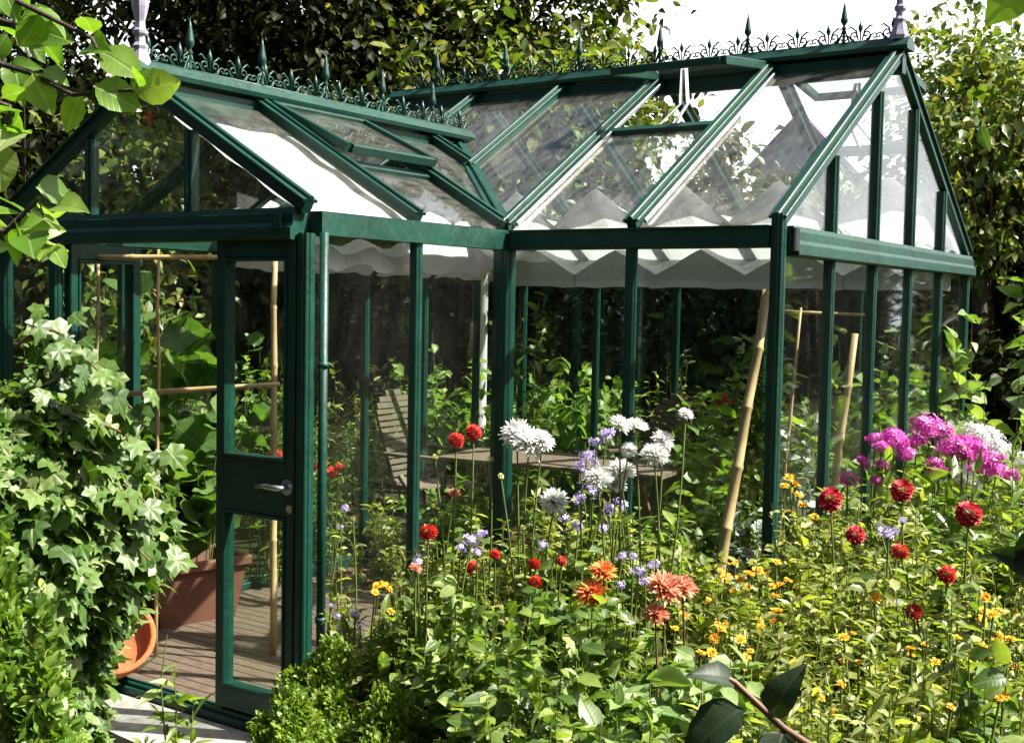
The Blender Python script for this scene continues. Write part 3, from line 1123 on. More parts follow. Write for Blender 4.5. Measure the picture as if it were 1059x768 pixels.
for i in range(5):
    grid = []
    ph = rng.uniform(0, 6)
    for a in range(15):
        u = a / 14
        y = G5[i] + .03 + (W2 / 5 - .06) * u
        tri = 1 - abs(2 * u - 1)
        jj = .008 * (math.sin(7 * u + ph) + .5 * math.sin(19 * u + ph * 2))
        grid.append([(XL + .06 + jj, y, 1.83 + jj), (XL + .11 - jj, y, 1.88), (XL + .2 + jj, y, 1.93 + .13 * tri), (XL + .25, y, 1.95 + .14 * tri + jj),
                     (XL + .17, y, 2.0 + .12 * tri), (XL + .12, y, 2.05 + .16 * tri + jj), (XL + .06, y, 2.1 + .12 * tri)])
    cloth_strip('shade_blind', grid, 'folded white shade blind along the left wall, ' + WLAB[i], 'folded wall blinds')
grid = []
for a in range(13):
    y = -A + .03 + (A / 2 + .06) * a / 12
    col = []
    for k in range(15):
        t = .2 + .77 * k / 14
        p = Vector(pr_pt(y, t)) - NPR * (.035 + .005 * math.sin(k * 1.3 + a * .2) + .004 * math.sin(a * 1.1))
        col.append(tuple(p))
    for k, (dx, dz) in enumerate(((-.05, -.10), (-.03, -.04), (-.09, -.13), (-.06, -.2))):
        col.append((dx - .02 + .01 * math.sin(a * 1.7 + k), y, H + dz + .02 * math.sin(a * 1.3 + k * 2)))
    grid.append(col)
cloth_strip('shade_blind', grid, 'flat white shade cloth drawn under the first porch roof pane')
grid = []
for a in range(21):
    u = a / 20
    y = -A / 2 + .03 + (A / 2 - .06) * u
    tri = 1 - abs(((u * 2) % 1) * 2 - 1)
    grid.append([(-.12, y, 1.80 + .012 * math.sin(u * 11)), (-.14, y, 1.88 + .01 * math.sin(u * 17)), (-.17, y, 1.93 + .06 * tri),
                 (-.24, y, 2.0 + .02 * tri), (-.2, y, 1.98 + .05 * tri), (-.3, y, 2.05 + .03 * tri)])
cloth_strip('shade_blind', grid, 'small crumpled white blind bunched at the porch side eave')

# ------------------------------------------------------------------ plants


def stems_leaves(base, h, r, nst, nlf, size, lean=1.0, start=.25, droop=.25, top_bias=1.0, rs=.004):
    """curved stems rising from the base with leaves along them; returns polylines and leaf frames"""
    lines, P, D, N, Z = [], [], [], [], []
    base = np.array(base, float)
    for i in range(nst):
        az = rng.uniform(0, 2 * math.pi)
        rr = r * math.sqrt(rng.uniform(0, 1))
        tip = base + np.array([math.cos(az) * rr * lean, math.sin(az) * rr * lean, h * rng.uniform(.58, 1.1) * (1 - .2 * (rr / max(r, 1e-6)) ** 2)])
        b0 = base + np.array([math.cos(az) * rr * .35, math.sin(az) * rr * .35, 0])
        c1 = b0 * .55 + tip * .45
        c1[2] = tip[2] * .55 + b0[2] * .45
        ts = np.linspace(0, 1, 6)[:, None]
        line = (1 - ts) ** 2 * b0 + 2 * ts * (1 - ts) * c1 + ts ** 2 * tip + rng.normal(0, .006, (6, 3))
        lines.append(line)
        t = start + (1 - start) * rng.uniform(0, 1, nlf) ** (1 / top_bias)
        p = np.stack([np.interp(t, ts[:, 0], line[:, k]) for k in range(3)], -1)
        a = rng.uniform(0, 2 * math.pi) + np.arange(nlf) * 2.4 + rng.normal(0, .3, nlf)
        el = rng.normal(droop, .45, nlf)
        d = np.stack([np.cos(a) * np.cos(el), np.sin(a) * np.cos(el), np.sin(el)], -1)
        nn = np.stack([rng.normal(0, .6, nlf), rng.normal(0, .6, nlf), np.ones(nlf)], -1)
        s = size * rng.uniform(.4, 1.3, nlf) * rng.lognormal(0, .18, nlf) * (1.1 - .35 * t)
        P.append(p); D.append(d); N.append(nn); Z.append(s)
    return lines, np.concatenate(P), np.concatenate(D), np.concatenate(N), np.concatenate(Z)


def stem_obj(lines, parent, mat, r0=.005, r1=.002, sides=4):
    mb = MB()
    for ln in lines:
        k = len(ln)
        mb.tube(ln, [r0 + (r1 - r0) * i / (k - 1) for i in range(k)], sides, True, False)
    return mb.build('stem', mat, parent)


SPEC = {  # template, leaf size, material, stems, leaves per stem, width factor
    'dahlia': (OVATE2, .056, 'dahlia', 1.25), 'fine': (LANCE2, .05, 'fine', 1.6), 'pale': (OVATE2, .075, 'pale', 1.2), 'lance': (LANCE2, .10, 'dahlia', 1.5),
    'silver': (OVATE2, .08, 'silver', 1.3), 'bean': (OVATE2, .11, 'bean', 1.3), 'squash': (ROUND, .2, 'squash', 1.1), 'hedge': (OVATE, .09, 'hedge', 1.2),
    'big': (OVATE3, .17, 'pale', 1.2), 'mound': (OVATE, .05, 'fine', 1.1), 'box': (OVATE, .02, 'box', 1.3),
}


def plant(name, label, cat, px, ytop, d, wpx, spec, nst=16, nlf=22, group=None, size=None, zb=-.05, start=.2, droop=.25, base=None, top=None, topb=1.0, stemmat=None):
    tmpl, ls, mk, wf = SPEC[spec]
    ls = size or ls
    if base is None:
        t = at(px, ytop, d)
        base = (t[0], t[1], zb)
        top = t[2]
    o = empty(name, base, label, cat, group)
    h = top - base[2]
    r = wpx * d / F / 2
    lines, P, D, N, Z = stems_leaves((0, 0, 0), h, r, nst, nlf, ls, start=start, droop=droop, top_bias=topb)
    stem_obj(lines, o, stemmat or M['twig'], .003 if spec in ('fine', 'mound') else .0045, .0015)
    me = npmesh('foliage', [leafdata(tmpl, P, D, N, Z, wf)])
    link('foliage', me, o, L[mk])
    o['_h'] = h
    del o['_h']
    return o


# ---- blooms (shared meshes, several variants of each)
def fib(n, zmin=-1.0):
    i = np.arange(n) + .5
    z = 1 - (1 - zmin) * i / n
    r = np.sqrt(np.maximum(0, 1 - z * z))
    a = i * 2.39996
    return np.stack([r * np.cos(a), r * np.sin(a), z], -1)


PET = T_([(0, 0, 0), (-.22, .5, .08), (0, 1, .02), (.22, .5, .08), (0, .5, -.05)], [(0, 4, 1), (0, 3, 4), (4, 2, 1), (4, 3, 2)])
SPINE = T_([(0, 0, 0), (-.1, .5, .06), (0, 1, 0), (.1, .5, .06), (0, .5, -.05)], [(0, 4, 1), (0, 3, 4), (4, 2, 1), (4, 3, 2)])


def pompon(mat, n=110, wid=1.5):
    d = fib(n, -.75)
    tang = nrmz(np.array([0, 0, -1.0]) - d * (d @ np.array([0, 0, -1.0]))[:, None] + 1e-6)
    dd = nrmz(d * .9 + tang * .45)
    me = npmesh('bloom', [leafdata(PET, d * .42, dd, nrmz(d * .3 - tang + 1e-6), .58 * rng.uniform(.85, 1.1, n), wid, 1.2)])
    me.materials.append(L[mat])
    return me


def cactus(mat, n=95, zmin=-.35, length=1.0):
    d = fib(n, zmin)
    d = nrmz(d + rng.normal(0, .07, d.shape))
    nn = np.array([0, 0, 1.0]) + d * .01 + rng.normal(0, .15, d.shape)
    me = npmesh('bloom', [leafdata(SPINE, d * .06, d, nn, length * rng.uniform(.8, 1.05, n) * (.72 + .28 * (1 - np.maximum(d[:, 2], 0))), 1.45, 1.5)])
    me.materials.append(L[mat])
    return me


def daisy(mat, n=26):
    a = np.arange(n) * 2.39996
    el = np.where(np.arange(n) < n * .55, rng.normal(.12, .12, n), rng.normal(.65, .15, n))
    d = np.stack([np.cos(a) * np.cos(el), np.sin(a) * np.cos(el), np.sin(el)], -1)
    me = npmesh('bloom', [leafdata(PET, d * .08, d, np.tile([0, 0, 1.0], (n, 1)), np.where(el < .4, 1.0, .6), 1.3, 1.0)])
    me.materials.append(L[mat])
    return me


def cluster(mat, n=60, size=.34, zmin=-.2, fill=.25):
    d = fib(n, zmin)
    p = d * rng.uniform(1 - fill, 1.02, n)[:, None] * np.array([1, 1, .75])
    me = npmesh('bloom', [leafdata(STAR, p, nrmz(np.cross(d, sphere_dirs(n)) + 1e-6), d + rng.normal(0, .25, d.shape), size * rng.uniform(.8, 1.15, n))])
    me.materials.append(L[mat])
    return me


BL = {
    'pom': [pompon('red') for _ in range(3)], 'crim': [pompon('crimson', 75, 2.0) for _ in range(3)], 'white': [cactus('white', 130, -.3) for _ in range(3)],
    'orange': [cactus('orange', 85, -.15) for _ in range(2)], 'peach': [cactus('peach', 85, -.25) for _ in range(2)],
    'phlox': [cluster('phlox', 62, .3, -.3, .55) for _ in range(4)], 'wphlox': [cluster('wphlox', 60, .3, -.3, .55) for _ in range(3)], 'aster': [cluster('lilac', 13, .42, -.9, .9) for _ in range(4)],
    'mari': [daisy('yellow') for _ in range(4)], 'bud': [pompon('bud', 30, 2.2) for _ in range(2)], 'redloose': [cluster('red', 30, .42, -.3, .5) for _ in range(2)],
}
TILT = {'pom': .5, 'crim': .8, 'white': .9, 'orange': .9, 'peach': .8, 'phlox': .15, 'wphlox': .15, 'aster': .3, 'mari': .55, 'bud': .2, 'redloose': .2}


def add_blooms(o, items, d, r_stem=.0035, smat=None, leafy=None, dj=.06):
    """items: (px, py, diameter in px, kind); each bloom tops a stem that grows from the plant's base"""
    loc = np.array(o.location)
    lines = []
    LP, LD, LN, LS = [], [], [], []
    for it in items:
        px, py, dia, kind = it[:4]
        dd = (it[4] if len(it) > 4 else d) + rng.uniform(-dj, dj)
        p = at(px, py, dd) - loc
        b = np.array([p[0] * .35 + rng.normal(0, .02), p[1] * .35 + rng.normal(0, .02), 0])
        c = np.array([p[0] * .8 + rng.normal(0, .05), p[1] * .8 + rng.normal(0, .05), p[2] * .6])
        ts = np.linspace(0, 1, 8)[:, None]
        end = p - np.array([0, 0, dia * dd / F * .2])
        ln = (1 - ts) ** 2 * b + 2 * ts * (1 - ts) * c + ts ** 2 * end
        lines.append(ln)
        me = random.choice(BL[kind])
        f = link('bloom', me, o, None, tuple(p))
        tl = TILT[kind]
        tocam = nrmz((CAM - (p + loc)) * np.array([1, 1, 0]))
        nn = nrmz(np.array([0, 0, 1.0]) + tl * (tocam * .6 + np.array([S.x, S.y, 0]) * .5) + rng.normal(0, .3, 3))
        q = Vector(nn).to_track_quat('Z', 'Y')
        f.rotation_euler = (q @ Matrix.Rotation(rng.uniform(0, 6.28), 3, 'Z').to_quaternion()).to_euler()
        sc = dia * dd / F / 2 * {'white': 1.04, 'phlox': 1.04, 'wphlox': 1.2, 'mari': .98, 'aster': 1.15}.get(kind, 1.0)
        sc *= rng.uniform(.9, 1.12)
        f.scale = (sc, sc, sc * rng.uniform(.85, 1.1))
        if leafy:
            for t in rng.uniform(.35, .8, leafy):
                q2 = np.array([np.interp(t, ts[:, 0], ln[:, k]) for k in range(3)])
                a = rng.uniform(0, 6.28)
                LP.append(q2); LD.append((math.cos(a), math.sin(a), .4)); LN.append((0, 0, 1)); LS.append(rng.uniform(.03, .075))
    mb = MB()
    for ln in lines:
        mb.tube(ln, [r_stem * 1.4 - r_stem * .6 * i / 7 for i in range(8)], 5, True, False)
    mb.build('stem', smat or M['twig'], o)
    if LP:
        link('foliage', npmesh('foliage', [leafdata(OVATE2, LP, LD, LN, LS, 1.2)]), o, L['dahlia'])


#EOF_PART1
# ------------------------------------------------------------------ inside the glasshouse
def gnd(px, py_approx, d, z=0.03):
    t = at(px, py_approx, d)
    return (t[0], t[1], z)


def chair(name, loc, rz, label):
    o = empty(name, loc, label, 'chair', None, rz)
    wd = .46
    mb = MB()
    # seat slats
    for k in range(8):
        mb.beam((-wd / 2, -.22 + k * .058, .43), (wd / 2, -.22 + k * .058, .43), .046, .018)
    mb.build('seat', M['wood'], o)
    mb = MB()
    # reclining back of horizontal slats, crown rounded
    nsl = 15
    for k in range(nsl):
        t = k / (nsl - 1)
        hw = wd / 2 * (1 if t < .72 else math.sqrt(max(.02, 1 - ((t - .72) / .3) ** 2)))
        y, z = -.24 - .2 * t, .46 + .56 * t
        mb.beam((-hw, y, z), (hw, y, z), .016, .032 if t < .8 else .04, (0, -.33, .94))
    for sx in (-1, 1):
        mb.beam((sx * wd * .43, -.26, .44), (sx * wd * .43, -.26 - .19 * .85, .44 + .56 * .85), .03, .02, (0, 1, 0))
    mb.build('backrest', M['wood'], o)
    for sx in (-1, 1):
        for (ya, yb) in ((.24, -.2), (-.26, .2)):
            mb = MB()
            mb.beam((sx * (wd / 2 - .01 if ya > 0 else wd / 2 - .05), ya, 0), (sx * (wd / 2 - .01 if ya > 0 else wd / 2 - .05), yb, .425 if ya < 0 else .5), .03, .04, (1, 0, 0))
            mb.build('leg', M['wood'], o)
        mb = MB()
        mb.beam((sx * (wd / 2 + .02), -.3, .64), (sx * (wd / 2 + .02), .22, .64), .05, .022)
        mb.beam((sx * (wd / 2 + .02), .17, .44), (sx * (wd / 2 + .02), .17, .63), .03, .03, (1, 0, 0))
        mb.build('armrest', M['wood'], o)
    return o


chair('garden_chair', gnd(458, 590, 7.95), R(-88), 'slatted wooden garden chair with rounded back beside the porch post')
chair('garden_chair', gnd(640, 560, 8.0), R(150), 'slatted wooden garden chair behind the white flowers and the table')
tl = at(474, 482, 7.6)
tr = at(700, 492, 6.95)
tb = empty('garden_table', ((tl[0] + tr[0]) / 2, (tl[1] + tr[1]) / 2, .02), 'weathered wooden garden table inside the greenhouse', 'table', None, math.atan2(tr[1] - tl[1], tr[0] - tl[0]))
hl = math.hypot(tr[0] - tl[0], tr[1] - tl[1]) / 2
mb = MB()
for k in range(6):
    mb.beam((-hl, -.22 + k * .1, .69), (hl, -.22 + k * .1, .69), .092, .026)
for sx in (-1, 1):
    mb.beam((sx * hl * .75, -.25, .662), (sx * hl * .75, .3, .662), .05, .03)
mb.build('tabletop', M['wood'], tb)
for sx in (-1, 1):
    for y0, y1 in ((-.22, .26), (.26, -.22)):
        mb = MB()
        xo = sx * hl * .75 + (.03 if y0 > 0 else -.01)
        mb.beam((xo, y0, 0), (xo, y1, .645), .03, .05, (1, 0, 0))
        mb.build('leg', M['wood'], tb)
mb = MB()
mb.beam((-hl * .72, 0.02, .3), (hl * .72, 0.02, .3), .05, .03)
mb.build('stretcher', M['wood'], tb)

# trough and pots by the door


def trough(loc, rz, lx, ly, h, mat, label):
    o = empty('planter_trough', loc, label, 'planter', None, rz)
    mb = MB()
    k = .8
    lo = [(-lx * k, -ly * k), (lx * k, -ly * k), (lx * k, ly * k), (-lx * k, ly * k)]
    hi = [(-lx, -ly), (lx, -ly), (lx, ly), (-lx, ly)]
    t = .022
    ih = [(x - math.copysign(t, x), y - math.copysign(t, y)) for x, y in hi]
    il = [(x - math.copysign(t, x), y - math.copysign(t, y)) for x, y in lo]
    v = [(*p, 0) for p in lo] + [(*p, h) for p in hi] + [(*p, h) for p in ih] + [(*p, h * .6) for p in il]
    f = [(3, 2, 1, 0)]
    for a in range(4):
        b = (a + 1) % 4
        f += [(a, b, 4 + b, 4 + a), (4 + a, 4 + b, 8 + b, 8 + a), (8 + a, 8 + b, 12 + b, 12 + a)]
    mb.add(v, f)
    mb.build('body', mat, o)
    mb = MB()
    e = .012
    for (xa, ya, xb, yb) in ((-lx - e, -ly, lx + e, -ly), (-lx - e, ly, lx + e, ly), (-lx, -ly + .02, -lx, ly - .02), (lx, -ly + .02, lx, ly - .02)):
        mb.beam((xa, ya, h - .005), (xb, yb, h - .005), .04, .05, ch=.012)
    mb.build('rim', mat, o)
    mb = MB()
    mb.prism([(-lx + t * 2, -ly + t * 2, h * .78), (lx - t * 2, -ly + t * 2, h * .78), (lx - t * 2, ly - t * 2, h * .78), (-lx + t * 2, ly - t * 2, h * .78)], .01)
    mb.build('potting_soil', M['soil'], o)
    return o


def pot(loc, r, h, mat, label, tilt=(0, 0, 0)):
    o = empty('flower_pot', loc, label, 'flower pot')
    o.rotation_euler = tilt
    mb = MB()
    mb.lathe([(r * .66, 0), (r * .92, h * .8), (r * .92, h * .801), (r, h * .802), (r * 1.03, h * .98), (r, h), (r * .9, h), (r * .86, h * .8), (r * .84, h * .75), (.001, h * .74)], sides=28)
    mb.build('body', mat, o)
    return o


trough(gnd(192, 640, 6.15), R(78), .26, .17, .30, M['trough'], 'brown square terracotta planter inside the doorway')
pot(gnd(108, 672, 5.2, .085), .17, .3, M['terra'], 'orange terracotta pot tipped over beside the ivy', (R(52), R(8), R(55)))
p_ = gnd(707, 553, 7.7, 0.01)
pot((p_[0], p_[1], .01), .19, .27, M['claypale'], 'weathered clay pot standing beyond the table')
plant('pot_plant', 'small leafy plant growing in the weathered clay pot', 'plant', 0, 0, 7.7, 190, 'bean', 9, 12, base=(p_[0], p_[1], .2), top=.62, size=.07)
mb = MB()
wp = at(497, 300, 10.6)
o = empty('white_post', (wp[0], wp[1], -.06), 'round white post behind the back wall', 'post')
mb.lathe([(.075, 0), (.07, .1), (.068, 2.3), (.08, 2.31), (.08, 2.36), (.02, 2.38)], sides=16)
mb.build('shaft', M['white_metal'], o)


def cane(pts, r, label, cat='cane'):
    pts = [Vector(p) for p in pts]
    o = empty('bamboo_cane', pts[0], label, cat)
    mb = MB()
    p0, p1 = pts[0], pts[-1]
    Ln = (p1 - p0).length
    prof_p, prof_r = [], []
    nn = max(3, int(Ln / .26))
    for k in range(nn + 1):
        t = k / nn
        c = (p1 - p0) * t + Vector((rng.normal(0, .003), rng.normal(0, .003), 0))
        rr = r * (1 - .25 * t)
        e = (p1 - p0).normalized()
        if 0 < k < nn:
            for dz, rm in ((-.012, 1.0), (-.004, 1.16), (.004, 1.16), (.012, 1.0)):
                prof_p.append(c + e * dz); prof_r.append(rr * rm)
        else:
            prof_p.append(c); prof_r.append(rr)
    mb.tube(prof_p, prof_r, 10)
    mb.build('stalk', M['bamboo'], o)
    return o


dd = 5.35
cane([gnd(75, 650, dd), at(77, 258, dd)], .019, 'thick upright bamboo cane at the left of the doorway')
cane([gnd(101, 650, dd + .25), at(101, 260, dd + .25)], .010, 'thin upright bamboo cane second from the doorway left')
cane([gnd(161, 640, dd + .1), at(164, 258, dd + .1)], .010, 'thin upright bamboo cane in the middle of the doorway')
cane([gnd(226, 640, dd + .1), at(228, 262, dd + .1)], .010, 'thin upright bamboo cane beside the door hinge')
cane([gnd(283, 620, 5.5), at(284, 258, 5.5)], .017, 'upright bamboo cane seen through the door glass')
cane([at(60, 266, dd + .03), at(292, 266, dd + .12)], .014, 'horizontal bamboo cane tied across the doorway top')
cane([at(118, 408, dd + .07), at(290, 397, dd + .07)], .014, 'horizontal bamboo cane tied across the middle of the doorway')
cane([gnd(722, 690, 4.98, -.03), at(793, 300, 5.25)], .026, 'thick bamboo pole leaning behind the front corner post')
cane([gnd(842, 640, 5.9, -.03), at(884, 345, 6.0)], .024, 'bamboo pole leaning behind the right gable panes')
cane([gnd(796, 640, 6.2, -.03), at(829, 318, 6.2)], .010, 'thin bamboo cane leaning beside the front corner post')
cane([at(806, 322, 6.25), at(905, 326, 6.25)], .010, 'thin horizontal bamboo cane behind the right gable')

plant('squash_plant', 'large leaved squash climbing the canes in the doorway', 'plant', 168, 280, 6.5, 170, 'squash', 18, 11, size=.22, zb=.02, start=.35, droop=-.1)
plant('squash_plant', 'pale veined squash plant below the doorway cane', 'plant', 200, 395, 6.1, 90, 'squash', 8, 9, size=.17, zb=.02, start=.4)
plant('squash_plant', 'large leaved squash seen through the door glass', 'plant', 268, 330, 6.9, 90, 'squash', 6, 8, size=.16, zb=.02, start=.4)
plant('tomato_plant', 'bushy green plant at the left behind the doorway', 'plant', 110, 300, 6.6, 130, 'bean', 16, 18, zb=.0, size=.08)
plant('tomato_plant', 'leafy green plant at the far back of the doorway', 'plant', 215, 320, 7.2, 120, 'bean', 14, 18, zb=.0, size=.09)
plant('shrub', 'dark leafy shrub low inside behind the trough', 'shrub', 215, 440, 6.6, 130, 'dahlia', 14, 18, zb=.0)
plant('bushy_plant', 'bright green bushy plant behind the wooden table', 'plant', 598, 362, 9.3, 125, 'bean', 34, 40, zb=.0, size=.12, droop=-.5)
plant('bushy_plant', 'tall leafy plant between the chair and the white post', 'plant', 462, 350, 9.8, 110, 'bean', 20, 22, zb=.0, size=.12, droop=-.1)
plant('thin_shrub', 'thin leaved shrub beside the white post', 'shrub', 545, 300, 8.6, 70, 'lance', 16, 18, zb=.0, size=.13)
plant('thin_shrub', 'dark feathery shrub behind the slatted chair', 'shrub', 372, 370, 8.7, 130, 'fine', 22, 24, zb=.0, size=.10, stemmat=M['ruststem'])
plant('thin_shrub', 'leafy shrub deep inside behind the porch glass', 'shrub', 335, 430, 7.6, 90, 'dahlia', 16, 20, zb=.0)
plant('pepper_plant', 'pepper plant with long leaves right of the clay pot', 'plant', 727, 392, 7.0, 90, 'bean', 12, 14, zb=.0, size=.13, start=.5)
plant('pepper_plant', 'leafy plant with small leaves left of the clay pot', 'plant', 678, 400, 7.6, 80, 'dahlia', 12, 16, zb=.0, start=.4)
plant('silver_plant', 'silver grey leafed plant behind the right gable', 'plant', 842, 425, 5.7, 90, 'silver', 22, 22, zb=.0)
plant('silver_plant', 'silver leafed plant low beside the leaning pole', 'plant', 772, 505, 5.6, 60, 'silver', 12, 14, zb=.0)
plant('bean_plant', 'climbing bean with heart leaves behind the corner post', 'plant', 832, 330, 6.4, 80, 'bean', 10, 18, zb=.0, start=.3, size=.12)
plant('bean_plant', 'climbing bean on the canes behind the gable panes', 'plant', 905, 325, 6.7, 100, 'bean', 14, 18, zb=.0, start=.3, size=.11)
plant('bean_plant', 'leafy green plant low behind the corner post', 'plant', 770, 420, 6.8, 80, 'dahlia', 14, 18, zb=.0)
plant('bean_plant', 'leafy green plant inside the far gable corner', 'plant', 955, 350, 7.2, 80, 'dahlia', 14, 20, zb=.0)
for px_, yt_, d_, w_, sp_, lab_ in (
        (350, 440, 10.3, 120, 'bean', 'leafy plant in shade at the back of the porch view'),
        (395, 390, 10.3, 100, 'fine', 'tall feathery plant behind the slatted chair back'),
        (500, 410, 9.8, 90, 'bean', 'leafy plant low behind the wooden table end'),
        (545, 390, 9.5, 70, 'pale', 'pale leafy plant behind the dark corner post'),
        (655, 410, 9.2, 90, 'bean', 'leafy plant between the table and the clay pot'),
        (690, 360, 9.1, 100, 'fine', 'tall fine leaved plant behind the clay pot'),
        (745, 400, 7.6, 90, 'bean', 'leafy plant right behind the leaning pole'),
        (780, 340, 7.4, 80, 'dahlia', 'tall leafy plant near the front corner post'),
        (870, 430, 6.3, 90, 'pale', 'pale leafy plant behind the second gable pane'),
        (920, 400, 6.6, 90, 'bean', 'leafy plant behind the third gable pane'),
        (965, 380, 7.0, 70, 'bean', 'leafy plant behind the last gable pane'),
        (60, 320, 7.6, 140, 'pale', 'pale leafy shrub outside the left wall behind the canes'),
        (150, 340, 8.2, 130, 'bean', 'bright leafy shrub outside the left wall in the doorway view'),
        (250, 360, 8.8, 120, 'bean', 'leafy shrub outside the left wall behind the door glass'),
        (320, 400, 9.4, 110, 'fine', 'feathery shrub outside the left wall behind the downpipe'),
        (560, 440, 9.4, 110, 'bean', 'leafy plant left of the bright bushy plant'),
        (430, 400, 10.0, 90, 'pale', 'pale leafy plant outside the back wall left of the white post'),
        (735, 400, 8.9, 100, 'bean', 'leafy plant outside the back wall behind the leaning pole'),
        (785, 430, 8.6, 100, 'pale', 'pale leafy plant outside the back wall near the corner post'),
        (735, 500, 6.0, 110, 'dahlia', 'low green plant between the pole and the clay pot'),
        (400, 520, 6.9, 120, 'fine', 'low plant on the bark floor before the chair'),
        (465, 500, 7.2, 100, 'bean', 'low leafy plant under the table end'),
        (590, 505, 6.9, 120, 'dahlia', 'low leafy plant under the middle of the table')):
    plant('leafy_plant', lab_, 'plant', px_, yt_, d_, w_, sp_, 26, 30, 'plants growing behind the panes', zb=0.0, size=.09 if sp_ != 'fine' else .07)
o = plant('geranium', 'red geranium inside behind the porch glass', 'flower plant', 337, 490, 7.2, 50, 'dahlia', 8, 10, zb=.0, size=.07)
add_blooms(o, [(322, 483, 16, 'redloose'), (340, 489, 16, 'redloose'), (334, 478, 12, 'redloose'), (350, 484, 12, 'redloose')], 7.2)
o = plant('geranium', 'orange red geranium seen through the door glass', 'flower plant', 288, 480, 6.8, 50, 'dahlia', 8, 10, zb=.0, size=.07)
add_blooms(o, [(285, 470, 14, 'redloose'), (292, 476, 12, 'redloose')], 6.8)
o = plant('geranium', 'red geranium behind the clay pot', 'flower plant', 748, 425, 7.3, 40, 'dahlia', 8, 10, zb=.0, size=.07)
add_blooms(o, [(746, 413, 16, 'redloose'), (753, 418, 12, 'redloose')], 7.3)

# ------------------------------------------------------------------ flower bed outside
def flowers(name, label, cat, items, d, spec, px, ytop, wpx, nst=10, nlf=14, size=None, leafy=5, smat=None, dj=.06, **k):
    o = plant(name, label, cat, px, ytop, d, wpx * 1.1, spec, int(nst * 1.6), int(nlf * 1.5), size=size, topb=1.3, **k)
    add_blooms(o, items, d, leafy=leafy, smat=smat, dj=dj)
    return o


flowers('dahlia_plant', 'tall red pompon dahlia in front of the porch side glass', 'dahlia',
        [(472, 455, 20, 'pom'), (490, 447, 21, 'pom'), (470, 510, 15, 'peach'), (450, 472, 8, 'bud'), (457, 533, 9, 'bud'), (507, 475, 8, 'bud'), (448, 523, 8, 'bud')], 3.9, 'dahlia', 470, 555, 80, 8, 14)
flowers('dahlia_plant', 'low red dahlia left of the tall red pompon dahlia', 'dahlia',
        [(443, 550, 20, 'pom'), (430, 588, 15, 'peach'), (489, 587, 18, 'pom'), (512, 573, 13, 'pom')], 3.55, 'dahlia', 455, 605, 110, 12, 18)
flowers('dahlia_plant', 'low red dahlia below the white dahlias in the middle', 'dahlia',
        [(553, 583, 15, 'pom'), (581, 580, 13, 'pom'), (554, 602, 16, 'pom'), (541, 545, 8, 'bud'), (518, 492, 8, 'bud'), (577, 563, 9, 'bud')], 3.5, 'dahlia', 555, 610, 100, 12, 18)
flowers('dahlia_plant', 'white cactus dahlia before the dark corner post', 'dahlia',
        [(535, 449, 34, 'white'), (547, 458, 38, 'white'), (561, 455, 26, 'white'), (573, 518, 34, 'white'), (586, 549, 9, 'bud')], 3.8, 'dahlia', 555, 560, 90, 10, 16)
flowers('dahlia_plant', 'white cactus dahlia with many blooms left of the leaning pole', 'dahlia',
        [(641, 439, 26, 'white'), (657, 441, 26, 'white'), (677, 470, 32, 'white'), (686, 455, 24, 'white'), (618, 492, 34, 'white'), (642, 487, 32, 'white'), (637, 500, 28, 'white'), (709, 428, 16, 'white'), (650, 465, 18, 'white')],
        3.7, 'dahlia', 650, 545, 110, 12, 18)
flowers('dahlia_plant', 'orange and yellow cactus dahlia in the middle of the bed', 'dahlia',
        [(624, 591, 32, 'orange'), (613, 614, 40, 'orange')], 3.2, 'dahlia', 615, 640, 90, 10, 16)
flowers('dahlia_plant', 'peach pink cactus dahlia with dark red stems', 'dahlia',
        [(688, 608, 42, 'peach'), (706, 607, 34, 'peach'), (678, 635, 32, 'peach')], 3.0, 'dahlia', 672, 690, 100, 10, 16, smat=M['ruststem'])
flowers('dahlia_plant', 'crimson dahlia by the right gable with a big upright leaf', 'dahlia',
        [(859, 516, 28, 'crim'), (885, 553, 22, 'crim')], 3.5, 'dahlia', 872, 560, 70, 8, 12, size=.11, leafy=4)
flowers('dahlia_plant', 'tall crimson dahlia below the magenta phlox', 'dahlia',
        [(933, 507, 30, 'crim')], 3.6, 'dahlia', 930, 560, 70, 7, 12, leafy=3)
flowers('dahlia_plant', 'dark crimson dahlia at the right with bloom facing down', 'dahlia',
        [(1002, 531, 29, 'crim')], 3.4, 'dahlia', 1000, 585, 70, 7, 12, leafy=3)
flowers('dahlia_plant', 'scarlet pompon dahlia low at the right of the bed', 'dahlia',
        [(931, 570, 21, 'pom'), (979, 594, 23, 'pom'), (945, 632, 20, 'pom')], 3.1, 'dahlia', 950, 620, 110, 10, 14)
flowers('phlox', 'magenta phlox beside the gable posts', 'phlox',
        [(925, 455, 30, 'phlox'), (905, 455, 18, 'phlox'), (948, 458, 24, 'phlox'), (892, 478, 16, 'phlox'), (938, 470, 22, 'phlox'), (912, 463, 20, 'phlox'), (968, 482, 26, 'phlox'), (877, 496, 20, 'phlox'), (906, 497, 12, 'phlox'), (912, 480, 16, 'phlox')],
        4.2, 'lance', 925, 480, 120, 20, 20, size=.09)
flowers('phlox', 'magenta phlox with the largest heads at the right', 'phlox',
        [(958, 441, 32, 'phlox'), (972, 447, 28, 'phlox'), (986, 463, 32, 'phlox'), (1003, 463, 34, 'phlox'), (1020, 480, 36, 'phlox'), (1045, 493, 22, 'phlox'), (1030, 488, 24, 'phlox'), (995, 470, 24, 'phlox')],
        4.3, 'lance', 1000, 480, 140, 22, 20, size=.09)
